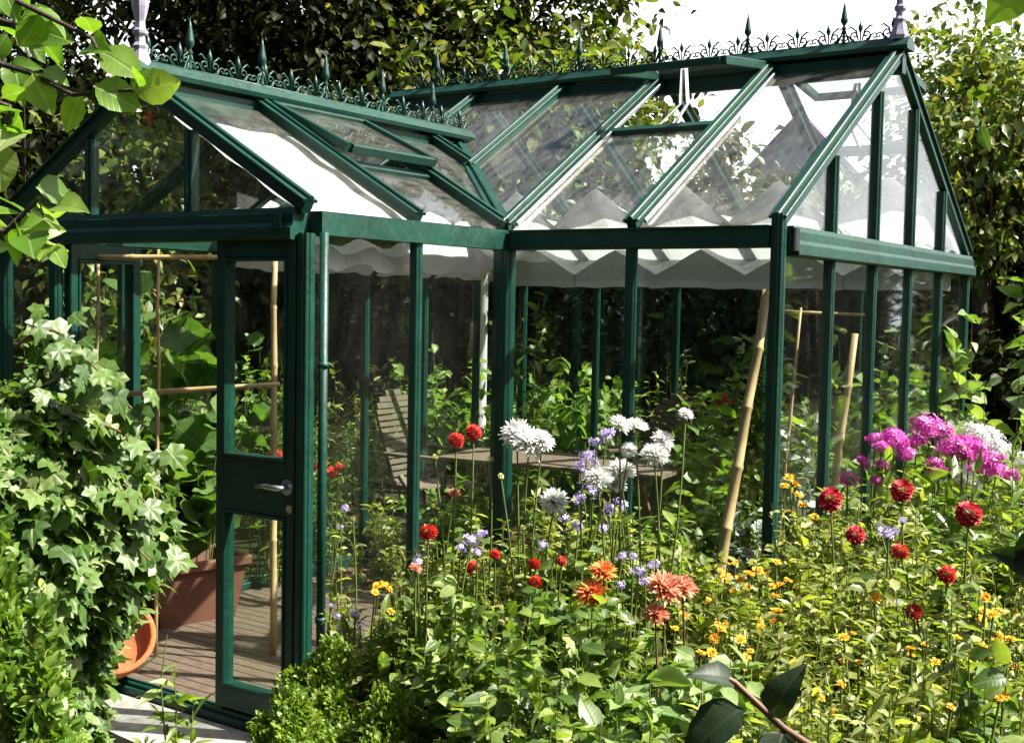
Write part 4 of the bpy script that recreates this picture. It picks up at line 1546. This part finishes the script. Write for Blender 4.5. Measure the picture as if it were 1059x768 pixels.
flowers('phlox', 'white phlox behind the magenta phlox', 'phlox',
        [(1010, 450, 30, 'wphlox'), (1022, 458, 28, 'wphlox'), (1036, 466, 22, 'wphlox'), (1052, 477, 24, 'wphlox'), (995, 489, 20, 'wphlox'), (1000, 503, 24, 'wphlox')],
        4.6, 'lance', 1025, 475, 90, 14, 18, size=.09)
flowers('aster', 'lilac aster among the white cactus dahlias', 'aster',
        [(627, 447, 16, 'aster'), (617, 456, 14, 'aster'), (607, 470, 16, 'aster'), (600, 482, 15, 'aster'), (613, 478, 13, 'aster'), (612, 507, 18, 'aster'), (600, 515, 14, 'aster'), (630, 525, 16, 'aster'),
         (642, 520, 15, 'aster'), (585, 535, 15, 'aster'), (598, 545, 14, 'aster'), (624, 545, 14, 'aster')], 3.85, 'fine', 612, 510, 80, 14, 18)
flowers('aster', 'lilac aster below the tall red pompon dahlia', 'aster',
        [(487, 558, 17, 'aster'), (477, 566, 13, 'aster'), (498, 552, 14, 'aster'), (494, 570, 14, 'aster'), (561, 563, 12, 'aster'), (432, 580, 13, 'aster')], 3.6, 'fine', 490, 575, 80, 12, 16)
flowers('aster', 'pale lilac aster beside the orange cactus dahlia', 'aster',
        [(643, 575, 13, 'aster'), (660, 590, 15, 'aster'), (667, 600, 14, 'aster'), (655, 575, 11, 'aster'), (642, 605, 11, 'aster'), (675, 583, 12, 'aster')], 3.35, 'fine', 655, 600, 70, 12, 16)
flowers('aster', 'purple flowered stem below the crimson dahlias', 'aster',
        [(919, 550, 18, 'aster'), (911, 547, 12, 'aster'), (934, 538, 9, 'aster')], 3.3, 'fine', 915, 590, 60, 8, 14)
flowers('weed', 'spindly pale weed against the porch glass', 'weed',
        [(357, 525, 10, 'aster'), (352, 545, 8, 'aster'), (365, 536, 7, 'bud')], 4.1, 'mound', 355, 520, 40, 6, 16, size=.045, leafy=0)
flowers('weed', 'low lilac flowered weed beside the porch corner', 'weed',
        [(350, 636, 9, 'aster'), (367, 634, 10, 'aster'), (372, 645, 9, 'aster'), (352, 650, 8, 'aster'), (370, 662, 9, 'aster'), (343, 625, 7, 'aster')], 4.0, 'fine', 358, 625, 60, 10, 16, size=.05, leafy=0)


def mari(label, pts, d, px, ytop, wpx, spec='fine', nst=20, nlf=18):
    return flowers('marigold_plant', label, 'marigold', [(x, y, s, 'mari') for x, y, s in pts], d, spec, px, ytop - 14, wpx * 1.15, nst, nlf, leafy=0, dj=.2)


def spread(n, x0, x1, y0, y1, s0=8, s1=15):
    return [(rng.uniform(x0, x1), rng.uniform(y0, y1), rng.uniform(s0, s1)) for _ in range(n)]


mari('yellow marigold at the left end of the bed', [(392, 605, 13), (401, 607, 12), (398, 626, 12), (404, 632, 10), (388, 612, 9)], 3.7, 395, 620, 70)
mari('yellow marigold clump in front of the leaning pole', [(765, 599, 13), (775, 593, 14), (784, 590, 14), (772, 607, 13), (760, 612, 12), (745, 590, 9), (752, 583, 9)] + spread(7, 735, 800, 580, 615, 7, 12), 3.9, 765, 600, 90)
mari('yellow marigold clump below the front corner post', [(803, 581, 12), (806, 605, 13), (815, 600, 11), (803, 632, 13), (825, 630, 11), (801, 616, 13)] + spread(6, 790, 850, 590, 640, 8, 13), 3.6, 815, 610, 100)
mari('orange marigold clump behind the gable corner post', [(822, 500, 12), (825, 512, 12), (818, 530, 12), (842, 535, 12), (852, 540, 13), (830, 522, 10)] + spread(5, 810, 870, 490, 560, 9, 13), 4.35, 835, 520, 90)
mari('orange marigold clump below the peach dahlia', [(745, 650, 13), (739, 660, 13), (766, 661, 14), (736, 675, 12), (822, 685, 12), (776, 673, 9)] + spread(5, 725, 800, 640, 690, 8, 13), 2.9, 755, 665, 120)
mari('yellow marigold clump in front of the scarlet dahlia', [(905, 618, 14), (1018, 631, 13), (1027, 635, 14), (1016, 642, 15), (1011, 640, 13), (1033, 631, 14), (1050, 634, 12), (1019, 617, 12)], 3.0, 985, 640, 150)
mari('orange marigold clump at the right end of the bed', [(1035, 658, 15), (1028, 662, 14), (1045, 660, 12), (1017, 668, 14), (1050, 690, 13), (1005, 698, 13), (1010, 705, 12), (1052, 715, 14), (1030, 700, 12)], 2.8, 1025, 675, 120)
mari('yellow marigold clump low before the scarlet dahlia', spread(9, 850, 1010, 640, 690, 8, 13), 2.75, 920, 660, 160)
mari('yellow and orange marigold clump left of the crimson dahlia', spread(9, 690, 800, 600, 650, 7, 12), 3.4, 740, 625, 110)
mari('orange marigold clump lowest in the right part of the bed', spread(9, 830, 1040, 700, 745, 9, 14), 2.45, 935, 705, 200)

# leafy plants filling the bed: (px, top, distance, width, kind, label)
FILL = [
    (395, 645, 3.95, 80, 'fine', 'low fine leaved plant left of the red dahlias'),
    (465, 690, 3.5, 90, 'dahlia', 'dark leafy dahlia plant without blooms behind the clipped box'),
    (480, 640, 3.2, 120, 'dahlia', 'dark leafy plant below the red pompon dahlias'),
    (545, 645, 3.05, 130, 'dahlia', 'broad dark green plant below the low red dahlia'),
    (550, 715, 2.75, 120, 'dahlia', 'dark green leafy plant beside the bright box bush'),
    (600, 690, 2.7, 140, 'dahlia', 'broad leaved green plant below the orange dahlia'),
    (560, 740, 2.4, 160, 'dahlia', 'dark leafy plant at the bottom middle of the bed'),
    (655, 715, 2.45, 130, 'pale', 'pale green leafy plant below the peach dahlia stems'),
    (735, 690, 2.55, 130, 'pale', 'pale whitish green plant behind the near black leaves'),
    (700, 745, 2.2, 150, 'pale', 'pale green plant at the bottom below the near black leaves'),
    (600, 575, 3.95, 110, 'lance', 'narrow leaved green plant under the white dahlias'),
    (690, 585, 3.8, 100, 'fine', 'fine leaved plant between white dahlia and leaning pole'),
    (730, 600, 3.7, 100, 'mound', 'small leaved plant at the foot of the leaning pole'),
    (790, 640, 3.2, 120, 'fine', 'fine yellowish plant right of the peach dahlia'),
    (850, 600, 3.35, 120, 'fine', 'fine leaved plant under the crimson dahlia by the gable'),
    (845, 560, 3.9, 110, 'mound', 'small leaved plant right of the front corner post'),
    (895, 580, 3.6, 110, 'fine', 'fine leaved plant left of the scarlet dahlia'),
    (960, 560, 3.6, 130, 'fine', 'dense fine leaved plant between the crimson dahlias'),
    (1030, 550, 3.6, 120, 'lance', 'narrow leaved green plant at the right edge of the bed'),
    (980, 515, 4.0, 130, 'lance', 'narrow leaved plant under the magenta phlox'),
    (1050, 520, 4.0, 110, 'fine', 'fine leaved plant under the white phlox'),
    (860, 640, 2.9, 140, 'fine', 'yellowish fine leaved plant left of the low scarlet bloom'),
    (1000, 610, 3.1, 130, 'dahlia', 'broad leaved plant right of the scarlet dahlia'),
    (1055, 600, 3.1, 100, 'fine', 'fine leaved plant at the right edge above the marigolds'),
    (800, 690, 2.6, 130, 'fine', 'fine leaved plant right of the near black leaves'),
    (960, 690, 2.55, 160, 'mound', 'small leaved plant low between the right marigolds'),
    (870, 725, 2.3, 160, 'fine', 'fine leaved plant at the bottom right of the bed'),
    (1030, 720, 2.35, 150, 'dahlia', 'broad leaved plant in the bottom right corner of the bed'),
    (905, 745, 2.1, 220, 'fine', 'yellowish fine plant nearest the bottom right edge'),
    (890, 520, 4.5, 90, 'lance', 'narrow leaved plant against the gable base'),
    (1010, 440, 5.6, 120, 'dahlia', 'dark leafy shrub behind the white phlox'),
    (450, 580, 4.0, 100, 'fine', 'fine airy plant around the tall red dahlia stems'),
    (500, 560, 4.1, 90, 'fine', 'fine airy plant before the dark corner post'),
    (560, 548, 4.1, 100, 'fine', 'fine airy plant around the white dahlia stems'),
    (620, 538, 4.0, 100, 'fine', 'fine airy plant around the lilac asters'),
    (675, 555, 4.1, 90, 'lance', 'narrow leaved plant right of the many bloomed white dahlia'),
    (590, 600, 3.5, 110, 'dahlia', 'leafy plant right behind the orange dahlia'),
    (425, 645, 3.7, 80, 'lance', 'narrow leaved plant left of the low red dahlia'),
    (835, 545, 4.15, 90, 'fine', 'fine leaved plant beside the foot of the gable corner post'),
    (875, 545, 3.9, 100, 'fine', 'fine leaved plant behind the big upright leaf'),
    (920, 515, 3.95, 110, 'fine', 'fine leaved plant under the left magenta phlox'),
    (1045, 505, 3.8, 110, 'lance', 'narrow leaved plant right of the dark crimson bloom'),
    (900, 605, 3.2, 120, 'mound', 'small leaved plant left of the scarlet pompon bloom'),
    (760, 615, 3.45, 120, 'mound', 'small leaved plant before the leaning pole'),
    (640, 640, 3.1, 110, 'dahlia', 'leafy plant between the orange and the peach dahlia'),
    (450, 610, 3.75, 100, 'dahlia', 'leafy plant under the leftmost red bloom'),
    (520, 600, 3.8, 110, 'fine', 'fine leaved plant left of the white dahlia stems'),
    (660, 560, 4.1, 110, 'dahlia', 'leafy plant under the many bloomed white dahlia'),
    (505, 742, 2.9, 100, 'dahlia', 'shaded leafy plant right behind the bright box bush'),
    (620, 760, 2.2, 170, 'dahlia', 'dark broad leaved plant cut by the bottom edge'),
    (770, 740, 2.3, 150, 'fine', 'fine leaved plant at the bottom beside the near black leaves'),
    (1000, 660, 2.8, 150, 'fine', 'fine leaved plant among the orange marigolds at the right'),
]
for px, yt, d, wpx, sp, lab in FILL:
    fine_ = sp in ('fine', 'mound')
    plant('leafy_plant', lab, 'plant', px, yt - 14, d, wpx * 1.3, sp, 70 if fine_ else 50, 80 if fine_ else 54, 'leafy plants filling the bed', topb=1.35, start=.08)

# tall rough leaved plant beyond the gable corner
plant('tall_plant', 'tall broad leaved plant beyond the gable corner', 'plant', 1030, 300, 6.8, 130, 'big', 9, 14, start=.45, topb=1.5, stemmat=M['ruststem'])
plant('tall_plant', 'broad leaved plant nearest the right edge of the photo', 'plant', 1060, 250, 5.8, 90, 'big', 4, 10, start=.6, topb=1.5, stemmat=M['ruststem'])


# ---- clipped box bushes: dense shells of small leaves round twiggy cores
def bush(name, label, cat, px, ytop, d, wpx, nl, tmpl, ls, mk, zb=-.05, lump=.12, wf=1.3, ell=None):
    t = at(px, ytop, d)
    h = t[2] - zb
    r = wpx * d / F / 2
    o = empty(name, (t[0], t[1], zb), label, cat)
    dirs = sphere_dirs(nl)
    dirs[:, 2] = np.where(dirs[:, 2] < -.35, -dirs[:, 2], dirs[:, 2])
    lm = 1 + lump * np.sin(dirs[:, 0] * 5 + 1) * np.cos(dirs[:, 1] * 6) + lump * .7 * np.sin(dirs[:, 2] * 9 + dirs[:, 0] * 7)
    rad = (rng.uniform(0, 1, nl) ** .35) * .35 + .68
    P = dirs * (lm * rad)[:, None] * np.array([r, r, h / 2]) + np.array([0, 0, h / 2])
    D = nrmz(dirs + np.array([0, 0, .5]) + rng.normal(0, .5, dirs.shape))
    N = nrmz(dirs + rng.normal(0, .6, dirs.shape) + np.array([0, 0, .6]))
    link('foliage', npmesh('foliage', [leafdata(tmpl, P, D, N, ls * rng.uniform(.6, 1.3, nl), wf)]), o, L[mk])
    lines = []
    for k in range(26):
        dk = sphere_dirs(1)[0]
        dk[2] = abs(dk[2])
        e = dk * np.array([r, r, h / 2]) * .9 + np.array([0, 0, h / 2])
        lines.append(np.array([[0, 0, 0], e * .4 + np.array([0, 0, h * .1]), e]))
    stem_obj(lines, o, M['bark'], .008, .003)
    return o


bush('box_bush', 'clipped box bush beside the porch corner', 'bush', 345, 676, 3.7, 120, 7500, OVATE2, .02, 'box')
bush('box_bush', 'bright box bush at the bottom edge of the photo', 'bush', 405, 732, 3.15, 150, 9000, OVATE2, .018, 'box')
bush('box_bush', 'small box bush between the other two', 'bush', 305, 724, 3.5, 90, 5200, OVATE2, .018, 'box')
bush('euonymus_bush', 'yellow green small leaved bush under the ivy', 'bush', -6, 610, 2.3, 130, 8000, OVATE2, .03, 'euonymus', lump=.2)
bush('euonymus_bush', 'small leaved bush at the bottom left corner', 'bush', 45, 690, 2.15, 80, 3600, OVATE2, .028, 'euonymus', lump=.2)

# ---- ivy over an old stump
t = at(20, 400, 2.55)
iv = empty('ivy', (t[0] - .07, t[1] - .035, -.06), 'variegated ivy smothering a tall stump left of the doorway', 'ivy')
hz_ = t[2] + .06
n = 8200
u = rng.uniform(0, 1, n)
z = hz_ * (u ** .8)
az = rng.uniform(0, 2 * math.pi, n)
prof = np.interp(z / hz_, [0, .45, .6, .69, .78, .86, .93, .97, 1.0], [.25, .23, .225, .31, .335, .32, .26, .18, .07])
lm = 1 + .12 * np.sin(3 * az + 4 * z) + .08 * np.sin(7 * az - 9 * z)
rr = prof * lm * (1 - .28 * rng.uniform(0, 1, n) ** 2)
P = np.stack([np.cos(az) * rr, np.sin(az) * rr, z], -1)
out = np.stack([np.cos(az), np.sin(az), np.full(n, .35)], -1)
D = nrmz(out * .55 + np.array([0, 0, -.55]) + rng.normal(0, .45, (n, 3)))
N = nrmz(out + rng.normal(0, .35, (n, 3)) + np.array([0, 0, .25]))
link('foliage', npmesh('foliage', [leafdata(IVY, P, D, N, .044 * rng.uniform(.5, 1.5, n), 1.15)]), iv, L['ivy'])
mb = MB()
mb.tube([(0, 0, 0), (.02, 0, .5), (-.02, .02, 1.0), (0, 0, hz_ * .86)], [.2, .16, .14, .09], 12)
mb.build('stump', M['bark'], iv)
lines = []
for k in range(22):
    a = rng.uniform(0, 6.28)
    b = a + rng.normal(0, .6)
    lines.append(np.array([[math.cos(a) * .24, math.sin(a) * .24, 0], [math.cos(a) * .19, math.sin(a) * .19, .6], [math.cos(b) * .17, math.sin(b) * .17, 1.0], [math.cos(b) * .14, math.sin(b) * .14, hz_ * .9]]))
stem_obj(lines, iv, M['ruststem'], .007, .003)
# long ivy runners reaching towards the door
for k, (px, py, d2, lab) in enumerate(((148, 435, 2.5, ''), (165, 590, 2.5, ''), (165, 480, 2.55, ''), (155, 525, 2.5, ''), (95, 385, 2.5, ''), (125, 410, 2.45, ''))):
    e = at(px, py, d2) - np.array(iv.location)
    s = e * np.array([.3, .3, 1]) + np.array([0, 0, .05])
    ts = np.linspace(0, 1, 7)[:, None]
    ln = s * (1 - ts) + e * ts + np.array([0, 0, 1]) * (.06 * np.sin(ts * 3.1))
    lv = np.repeat(ln[2:], 3, axis=0) + rng.normal(0, .025, (15, 3))
    tocam = nrmz(CAM - np.array(iv.location) - lv)
    link('foliage', npmesh('foliage', [leafdata(IVY, lv, np.tile([.3, 0, -.8], (15, 1)) + rng.normal(0, .4, (15, 3)), tocam + np.array([S.x, S.y, S.z]) + rng.normal(0, .3, (15, 3)), rng.uniform(.035, .07, 15), 1.1)]), iv, L['ivy'])
    stem_obj([ln], iv, M['ruststem'], .004, .002)

plant('weed', 'upright green weed growing by the pale slab path', 'weed', 185, 645, 3.3, 90, 'lance', 5, 14, size=.09, start=.55)
plant('weed', 'low weed in the lawn at the slab path edge', 'weed', 110, 735, 3.2, 90, 'fine', 7, 14, size=.08)


# ---- branches reaching into view from a young tree outside the left edge
def branch_tree(name, label, cat, trunk, branches, mk, size, tmpl=OVATE3, per=9, spread_=.05, wf=1.35, twmat=None, tr=.028):
    o = empty(name, trunk[0], label, cat)
    base = np.array(trunk[0])
    mb = MB()
    mb.tube([Vector(np.array(p) - base) for p in trunk], [tr * (1 - .65 * i / (len(trunk) - 1)) for i in range(len(trunk))], 8)
    mb.build('trunk', M['bark'], o)
    Ps, Ds, Ns, Ss, lines = [], [], [], [], []
    for br in branches:
        pts = np.array([np.array(p) for p in br]) - base
        lines.append(pts)
        seg = np.linspace(0.15, 1, per)
        idx = np.linspace(0, 1, len(pts))
        for s in seg:
            q = np.array([np.interp(s, idx, pts[:, k]) for k in range(3)])
            for r_ in range(rng.integers(1, 3)):
                dv = nrmz(pts[-1] - pts[0]) * .45 + rng.normal(0, .5, 3) + np.array([0, 0, -.2])
                Ps.append(q + rng.normal(0, spread_ * .3, 3)); Ds.append(dv)
                Ns.append(nrmz(CAM - (q + base)) * .5 + rng.normal(0, .45, 3) + np.array([0, 0, .6])); Ss.append(size * rng.uniform(.6, 1.2))
    stem_obj(lines, o, twmat or M['bark'], .007, .0025, 5)
    link('foliage', npmesh('foliage', [leafdata(tmpl, Ps, Ds, Ns, Ss, wf)]), o, L[mk])
    return o


dl = 2.0
tb0 = at(-90, 700, dl)
branch_tree('young_tree', 'apple branches with bright leaves hanging in from the top left', 'tree',
            [(tb0[0], tb0[1], -.06), at(-85, 500, dl), at(-80, 250, dl), at(-70, 60, dl), at(-60, -80, dl)],
            [[at(-72, 80, dl), at(-20, 60, dl), at(30, 75, dl - .05), at(75, 98, dl - .1), at(110, 95, dl - .1), at(155, 92, dl - .12)],
             [at(-66, 40, dl), at(-20, 15, dl + .1), at(15, 25, dl + .1), at(30, 60, dl + .1)],
             [at(-70, 130, dl), at(-20, 100, dl - .1), at(10, 110, dl - .1), at(12, 145, dl - .1)],
             [at(-80, 240, dl), at(-30, 215, dl), at(10, 225, dl), at(35, 250, dl)],
             [at(-80, 270, dl), at(-30, 235, dl - .1), at(5, 240, dl - .1), at(40, 205, dl - .12), at(45, 225, dl - .1)],
             [at(-64, 0, dl), at(-10, -20, dl), at(15, 0, dl), at(95, 40, dl - .1), at(100, 50, dl - .1)]],
            'apple', .072, per=7)

# ---- shrub just outside the right edge, foreground shade painted into its dark leaves
ds = 1.35
sb = at(1130, 700, ds)
branch_tree('dark_shrub', 'shade-painted near black leafy stems crossing the bottom right foreground', 'shrub',
            [(sb[0], sb[1], -.06), at(1135, 900, ds), at(1130, 700, ds), at(1100, 560, ds)],
            [[at(1133, 880, ds), at(960, 850, ds), at(810, 752, ds), at(760, 705, ds), at(735, 690, ds)]],
            'shadeleaf', .0, per=1, twmat=M['ruststem'], tr=.008)
o = bpy.data.objects['dark_shrub']
b0 = np.array(o.location)
specs = [((770, 732), (698, 770), .085), ((797, 742), (822, 684), .066), ((758, 706), (730, 688), .055), ((812, 754), (800, 790), .08)]
P, D, N, Sz = [], [], [], []
for (a, b, s) in specs:
    pa, pb = at(*a, ds), at(*b, ds - .03)
    P.append(pa - b0); D.append(pb - pa); N.append(nrmz(CAM - pa) + np.array([0, 0, .8])); Sz.append(s)
pa = at(1100, 590, ds); P.append(pa - b0); D.append(at(1045, 575, ds) - pa); N.append(nrmz(CAM - pa)); Sz.append(.07)
pa = at(1085, 540, ds); P.append(pa - b0); D.append(at(1062, 600, ds) - pa); N.append(nrmz(CAM - pa)); Sz.append(.08)
link('foliage', npmesh('foliage', [leafdata(OVATE3, P, D, N, Sz, 1.15, 1.8)]), o, L['shadeleaf'])

# leaf hanging at the top right, from a twig of the tree behind the camera
tw = CAM + RT * 2.6 - FW * .5
branch_tree('overhanging_branch', 'dark leaf hanging in at the top right corner', 'branch',
            [(tw[0], tw[1], -.06), (tw[0] + .03, tw[1], 1.2), CAM + RT * 2.3 + np.array([0, 0, 1.15]), CAM + RT * 1.5 + FW * .8 + np.array([0, 0, 1.25]), at(1200, -160, 1.5)],
            [[at(1200, -160, 1.5), at(1110, -90, 1.45), at(1066, -26, 1.42)]], 'shadeleaf', .07, per=3, tr=.03)
o = bpy.data.objects['overhanging_branch']
b0 = np.array(o.location)
pa = at(1070, -30, 1.42)
link('foliage', npmesh('foliage', [leafdata(OVATE3, [pa - b0], [at(1012, 34, 1.42) - pa], [nrmz(CAM - pa)], [.08], 1.3)]), o, L['apple'])


# ------------------------------------------------------------------ trees and hedges beyond
def tree(name, label, px, d, ztop, zbot, rx, ry, nl, mk, ls, trunk_r=.16, ncl=70, tight=.16, tmpl=TREEL, group='trees beyond the greenhouse', wf=1.3, stems=1, shell=.45, xy=None):
    t = at(px, 330, d) if xy is None else xy
    o = empty(name, (t[0], t[1], -.08), label, 'tree', group)
    H_ = ztop + .08
    c = np.array([0, 0, (ztop + zbot) / 2 + .08])
    rz_ = (ztop - zbot) / 2
    mb = MB()
    lines = []
    top = np.array([rng.normal(0, .2), rng.normal(0, .2), c[2]])
    for s in range(stems):
        off = np.array([rng.normal(0, .25), rng.normal(0, .25), 0]) * (stems > 1)
        mb.tube([off, off * 1.2 + np.array([.04, .02, H_ * .2]), off + top * .7, off * .5 + top + np.array([0, 0, rz_ * .6])], [trunk_r, trunk_r * .8, trunk_r * .6, trunk_r * .15], 9)
    cl = sphere_dirs(ncl) * (rng.uniform(0, 1, ncl) ** shell)[:, None]
    cl = cl * (1 + .18 * np.sin(cl[:, :1] * 6 + cl[:, 1:2] * 4)) * np.array([rx, ry, rz_]) + c
    for k in range(min(ncl, 46)):
        e = cl[k]
        s0 = np.array([0, 0, max(.25 * H_, e[2] - rz_ * .8)]) * np.array([1, 1, 1]) + top * np.array([.6, .6, 0])
        mid = s0 * .45 + e * .55 + np.array([0, 0, -.05 * rz_])
        mb.tube([s0, mid, e], [trunk_r * .3, trunk_r * .16, trunk_r * .05], 5, True, False)
    mb.build('trunk', M['bark'], o)
    ci = rng.integers(0, ncl, nl)
    sig = tight * min(rx, rz_) * rng.uniform(.6, 1.4, ncl)[ci]
    P = cl[ci] + rng.normal(size=(nl, 3)) * sig[:, None] * np.array([1.15, 1.15, .8])
    D = rng.normal(0, .7, (nl, 3)) + nrmz(P - c) * .5 + np.array([0, 0, -.35])
    N = rng.normal(0, .5, (nl, 3)) + np.array([0, 0, 1.0])
    link('crown', npmesh('crown', [leafdata(tmpl, P, D, N, ls * rng.uniform(.6, 1.2, nl) * rng.lognormal(0, .25, nl), wf)]), o, L[mk])
    return o


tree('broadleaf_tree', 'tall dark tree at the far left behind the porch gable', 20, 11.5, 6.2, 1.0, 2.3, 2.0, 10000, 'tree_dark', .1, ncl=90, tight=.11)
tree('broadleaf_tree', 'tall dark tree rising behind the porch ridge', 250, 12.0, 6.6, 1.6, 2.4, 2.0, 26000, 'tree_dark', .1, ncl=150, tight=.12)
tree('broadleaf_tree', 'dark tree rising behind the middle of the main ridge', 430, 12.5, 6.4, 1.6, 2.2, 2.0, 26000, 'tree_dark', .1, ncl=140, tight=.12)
tree('broadleaf_tree', 'sunlit olive tree whose crown ends where the white sky begins', 535, 12.0, 5.2, 1.8, 1.15, 1.4, 14000, 'tree_lit', .12, ncl=90, tight=.17)
tree('small_tree', 'sunlit bushy tree seen through the porch gable glass', 120, 11.0, 3.7, .3, 1.3, 1.0, 9000, 'tree_lit', .1, trunk_r=.08, ncl=90, tight=.14)
tree('small_tree', 'small airy tree seen through the roof glass', 735, 13.0, 3.75, 1.0, 1.1, 1.2, 5000, 'tree_olive', .13, trunk_r=.08, ncl=70, tight=.15)
tree('small_tree', 'small green tree behind the right end of the greenhouse', 915, 12.0, 3.0, .8, 1.3, 1.2, 5000, 'tree_olive', .13, trunk_r=.08, ncl=70, tight=.15)
tree('broadleaf_tree', 'olive green tree at the right beyond the gable', 1028, 9.6, 4.15, 1.9, .75, 1.2, 9000, 'tree_lit', .085, trunk_r=.09, ncl=90, tight=.17, stems=3)
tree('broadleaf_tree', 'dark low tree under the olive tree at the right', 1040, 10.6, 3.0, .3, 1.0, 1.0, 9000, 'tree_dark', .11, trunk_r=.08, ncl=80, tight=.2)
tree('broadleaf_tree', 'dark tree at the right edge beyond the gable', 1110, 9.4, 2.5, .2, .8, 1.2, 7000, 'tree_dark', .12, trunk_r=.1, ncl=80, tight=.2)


def hedge(name, label, px0, d0, px1, d1, h, thick, nl, ls, mk, cat='hedge', ends=None):
    a, b = at(px0, 330, d0), at(px1, 330, d1)
    if ends:
        a, b = np.array([*ends[0], 0.0]), np.array([*ends[1], 0.0])
    a[2] = b[2] = -.07
    o = empty(name, (a + b) / 2, label, cat, None, math.atan2(b[1] - a[1], b[0] - a[0]))
    Ln = np.linalg.norm(b - a)
    mb = MB()
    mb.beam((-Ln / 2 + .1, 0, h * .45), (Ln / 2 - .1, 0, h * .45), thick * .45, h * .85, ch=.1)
    mb.build('dark_core', M['hedgecore'], o)  # solid dark block standing for shaded depth, stops bright sky showing through
    x = rng.uniform(-Ln / 2, Ln / 2, nl)
    y = rng.uniform(-1, 1, nl)
    y = np.sign(y) * np.abs(y) ** .4 * thick / 2
    z = rng.uniform(0, 1, nl) * h * (1 + .07 * np.sin(x * 2.3) + .05 * np.sin(x * 5.1 + 1))
    P = np.stack([x, y + .08 * np.sin(x * 3 + z * 4), z], -1)
    D = rng.normal(0, .7, (nl, 3)) + np.stack([0 * x, np.sign(y) * .5, -.3 + 0 * x], -1)
    N = rng.normal(0, .5, (nl, 3)) + np.stack([0 * x, np.sign(y) * .6, .7 + 0 * x], -1)
    link('foliage', npmesh('foliage', [leafdata(TREEL, P, D, N, ls * rng.uniform(.6, 1.3, nl), 1.4)]), o, L[mk])
    return o


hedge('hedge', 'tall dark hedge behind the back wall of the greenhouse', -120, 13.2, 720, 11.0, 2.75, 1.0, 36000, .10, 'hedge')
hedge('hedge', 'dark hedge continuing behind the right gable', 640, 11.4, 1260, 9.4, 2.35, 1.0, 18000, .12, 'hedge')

# ------------------------------------------------------------------ house beyond
hb = at(822, 330, 15)
ho = empty('house', (hb[0], hb[1], -.08), 'pale blue gabled house seen through the right roof pane', 'house', None, R(12))
mb = MB()
zt, ze, hw = 4.15, 3.62, .5
pts = [(-hw, 0, 0), (hw, 0, 0), (hw, 0, ze), (0, 0, zt), (-hw, 0, ze)]
mb.add([(x, 0, z) for x, _, z in pts] + [(x, 4.5, z) for x, _, z in pts],
       [(0, 1, 2, 3, 4), (9, 8, 7, 6, 5), (0, 5, 6, 1), (1, 6, 7, 2), (4, 9, 5, 0)])
mb.build('wall', M['blue'], ho)
mb = MB()
for sx in (-1, 1):
    mb.prism([(0, -.15, zt + .03), (0, 4.6, zt + .03), (sx * (hw + .14), 4.6, ze - .12), (sx * (hw + .14), -.15, ze - .12)], .06, .04 * sx)
mb.build('roof', M['roofv'], ho)
for (x, z) in ((-.3, 3.45), (-.3, 3.66)):
    mb = MB()
    mb.beam((x, -.02, z), (x, .02, z), .06, .06, ch=.02)
    mb.build('vent_hole', M['dark'], ho)
mb = MB()
mb.beam((.16, -.02, 3.52), (.16, .02, 3.52), .08, .2)
mb.build('window', M['white_metal'], ho)

# hedges and trees added out of view to darken sky fill and pane reflections
hedge('hedge', 'long dark hedge added unseen on the near side of the garden', 0, 0, 1, 1, 3.4, 1.2, 9000, .16, 'hedge', ends=((-9, -9.5), (9.5, -9.5)))
hedge('hedge', 'long dark hedge added unseen on the sunny side of the garden', 0, 0, 1, 1, 3.6, 1.2, 15000, .16, 'hedge', ends=((10, -9), (10, 30)))
hedge('hedge', 'long dark hedge added unseen on the shady side of the garden', 0, 0, 1, 1, 3.4, 1.2, 9000, .16, 'hedge', ends=((-9, -9), (-9, 9)))
for x, y, lab in ((-6.5, -7.5, 'large dark tree added unseen in the near shady corner of the garden'), (-1.0, -9.0, 'large dark tree added unseen midway along the near hedge'), (4.0, -9.2, 'large dark tree added unseen at the sunny end of the near hedge')):
    tree('broadleaf_tree', lab, 0, 0, 8.0, 2.2, 2.6, 2.4, 9000, 'tree_dark', .22, ncl=90, tight=.17, xy=(x, y))
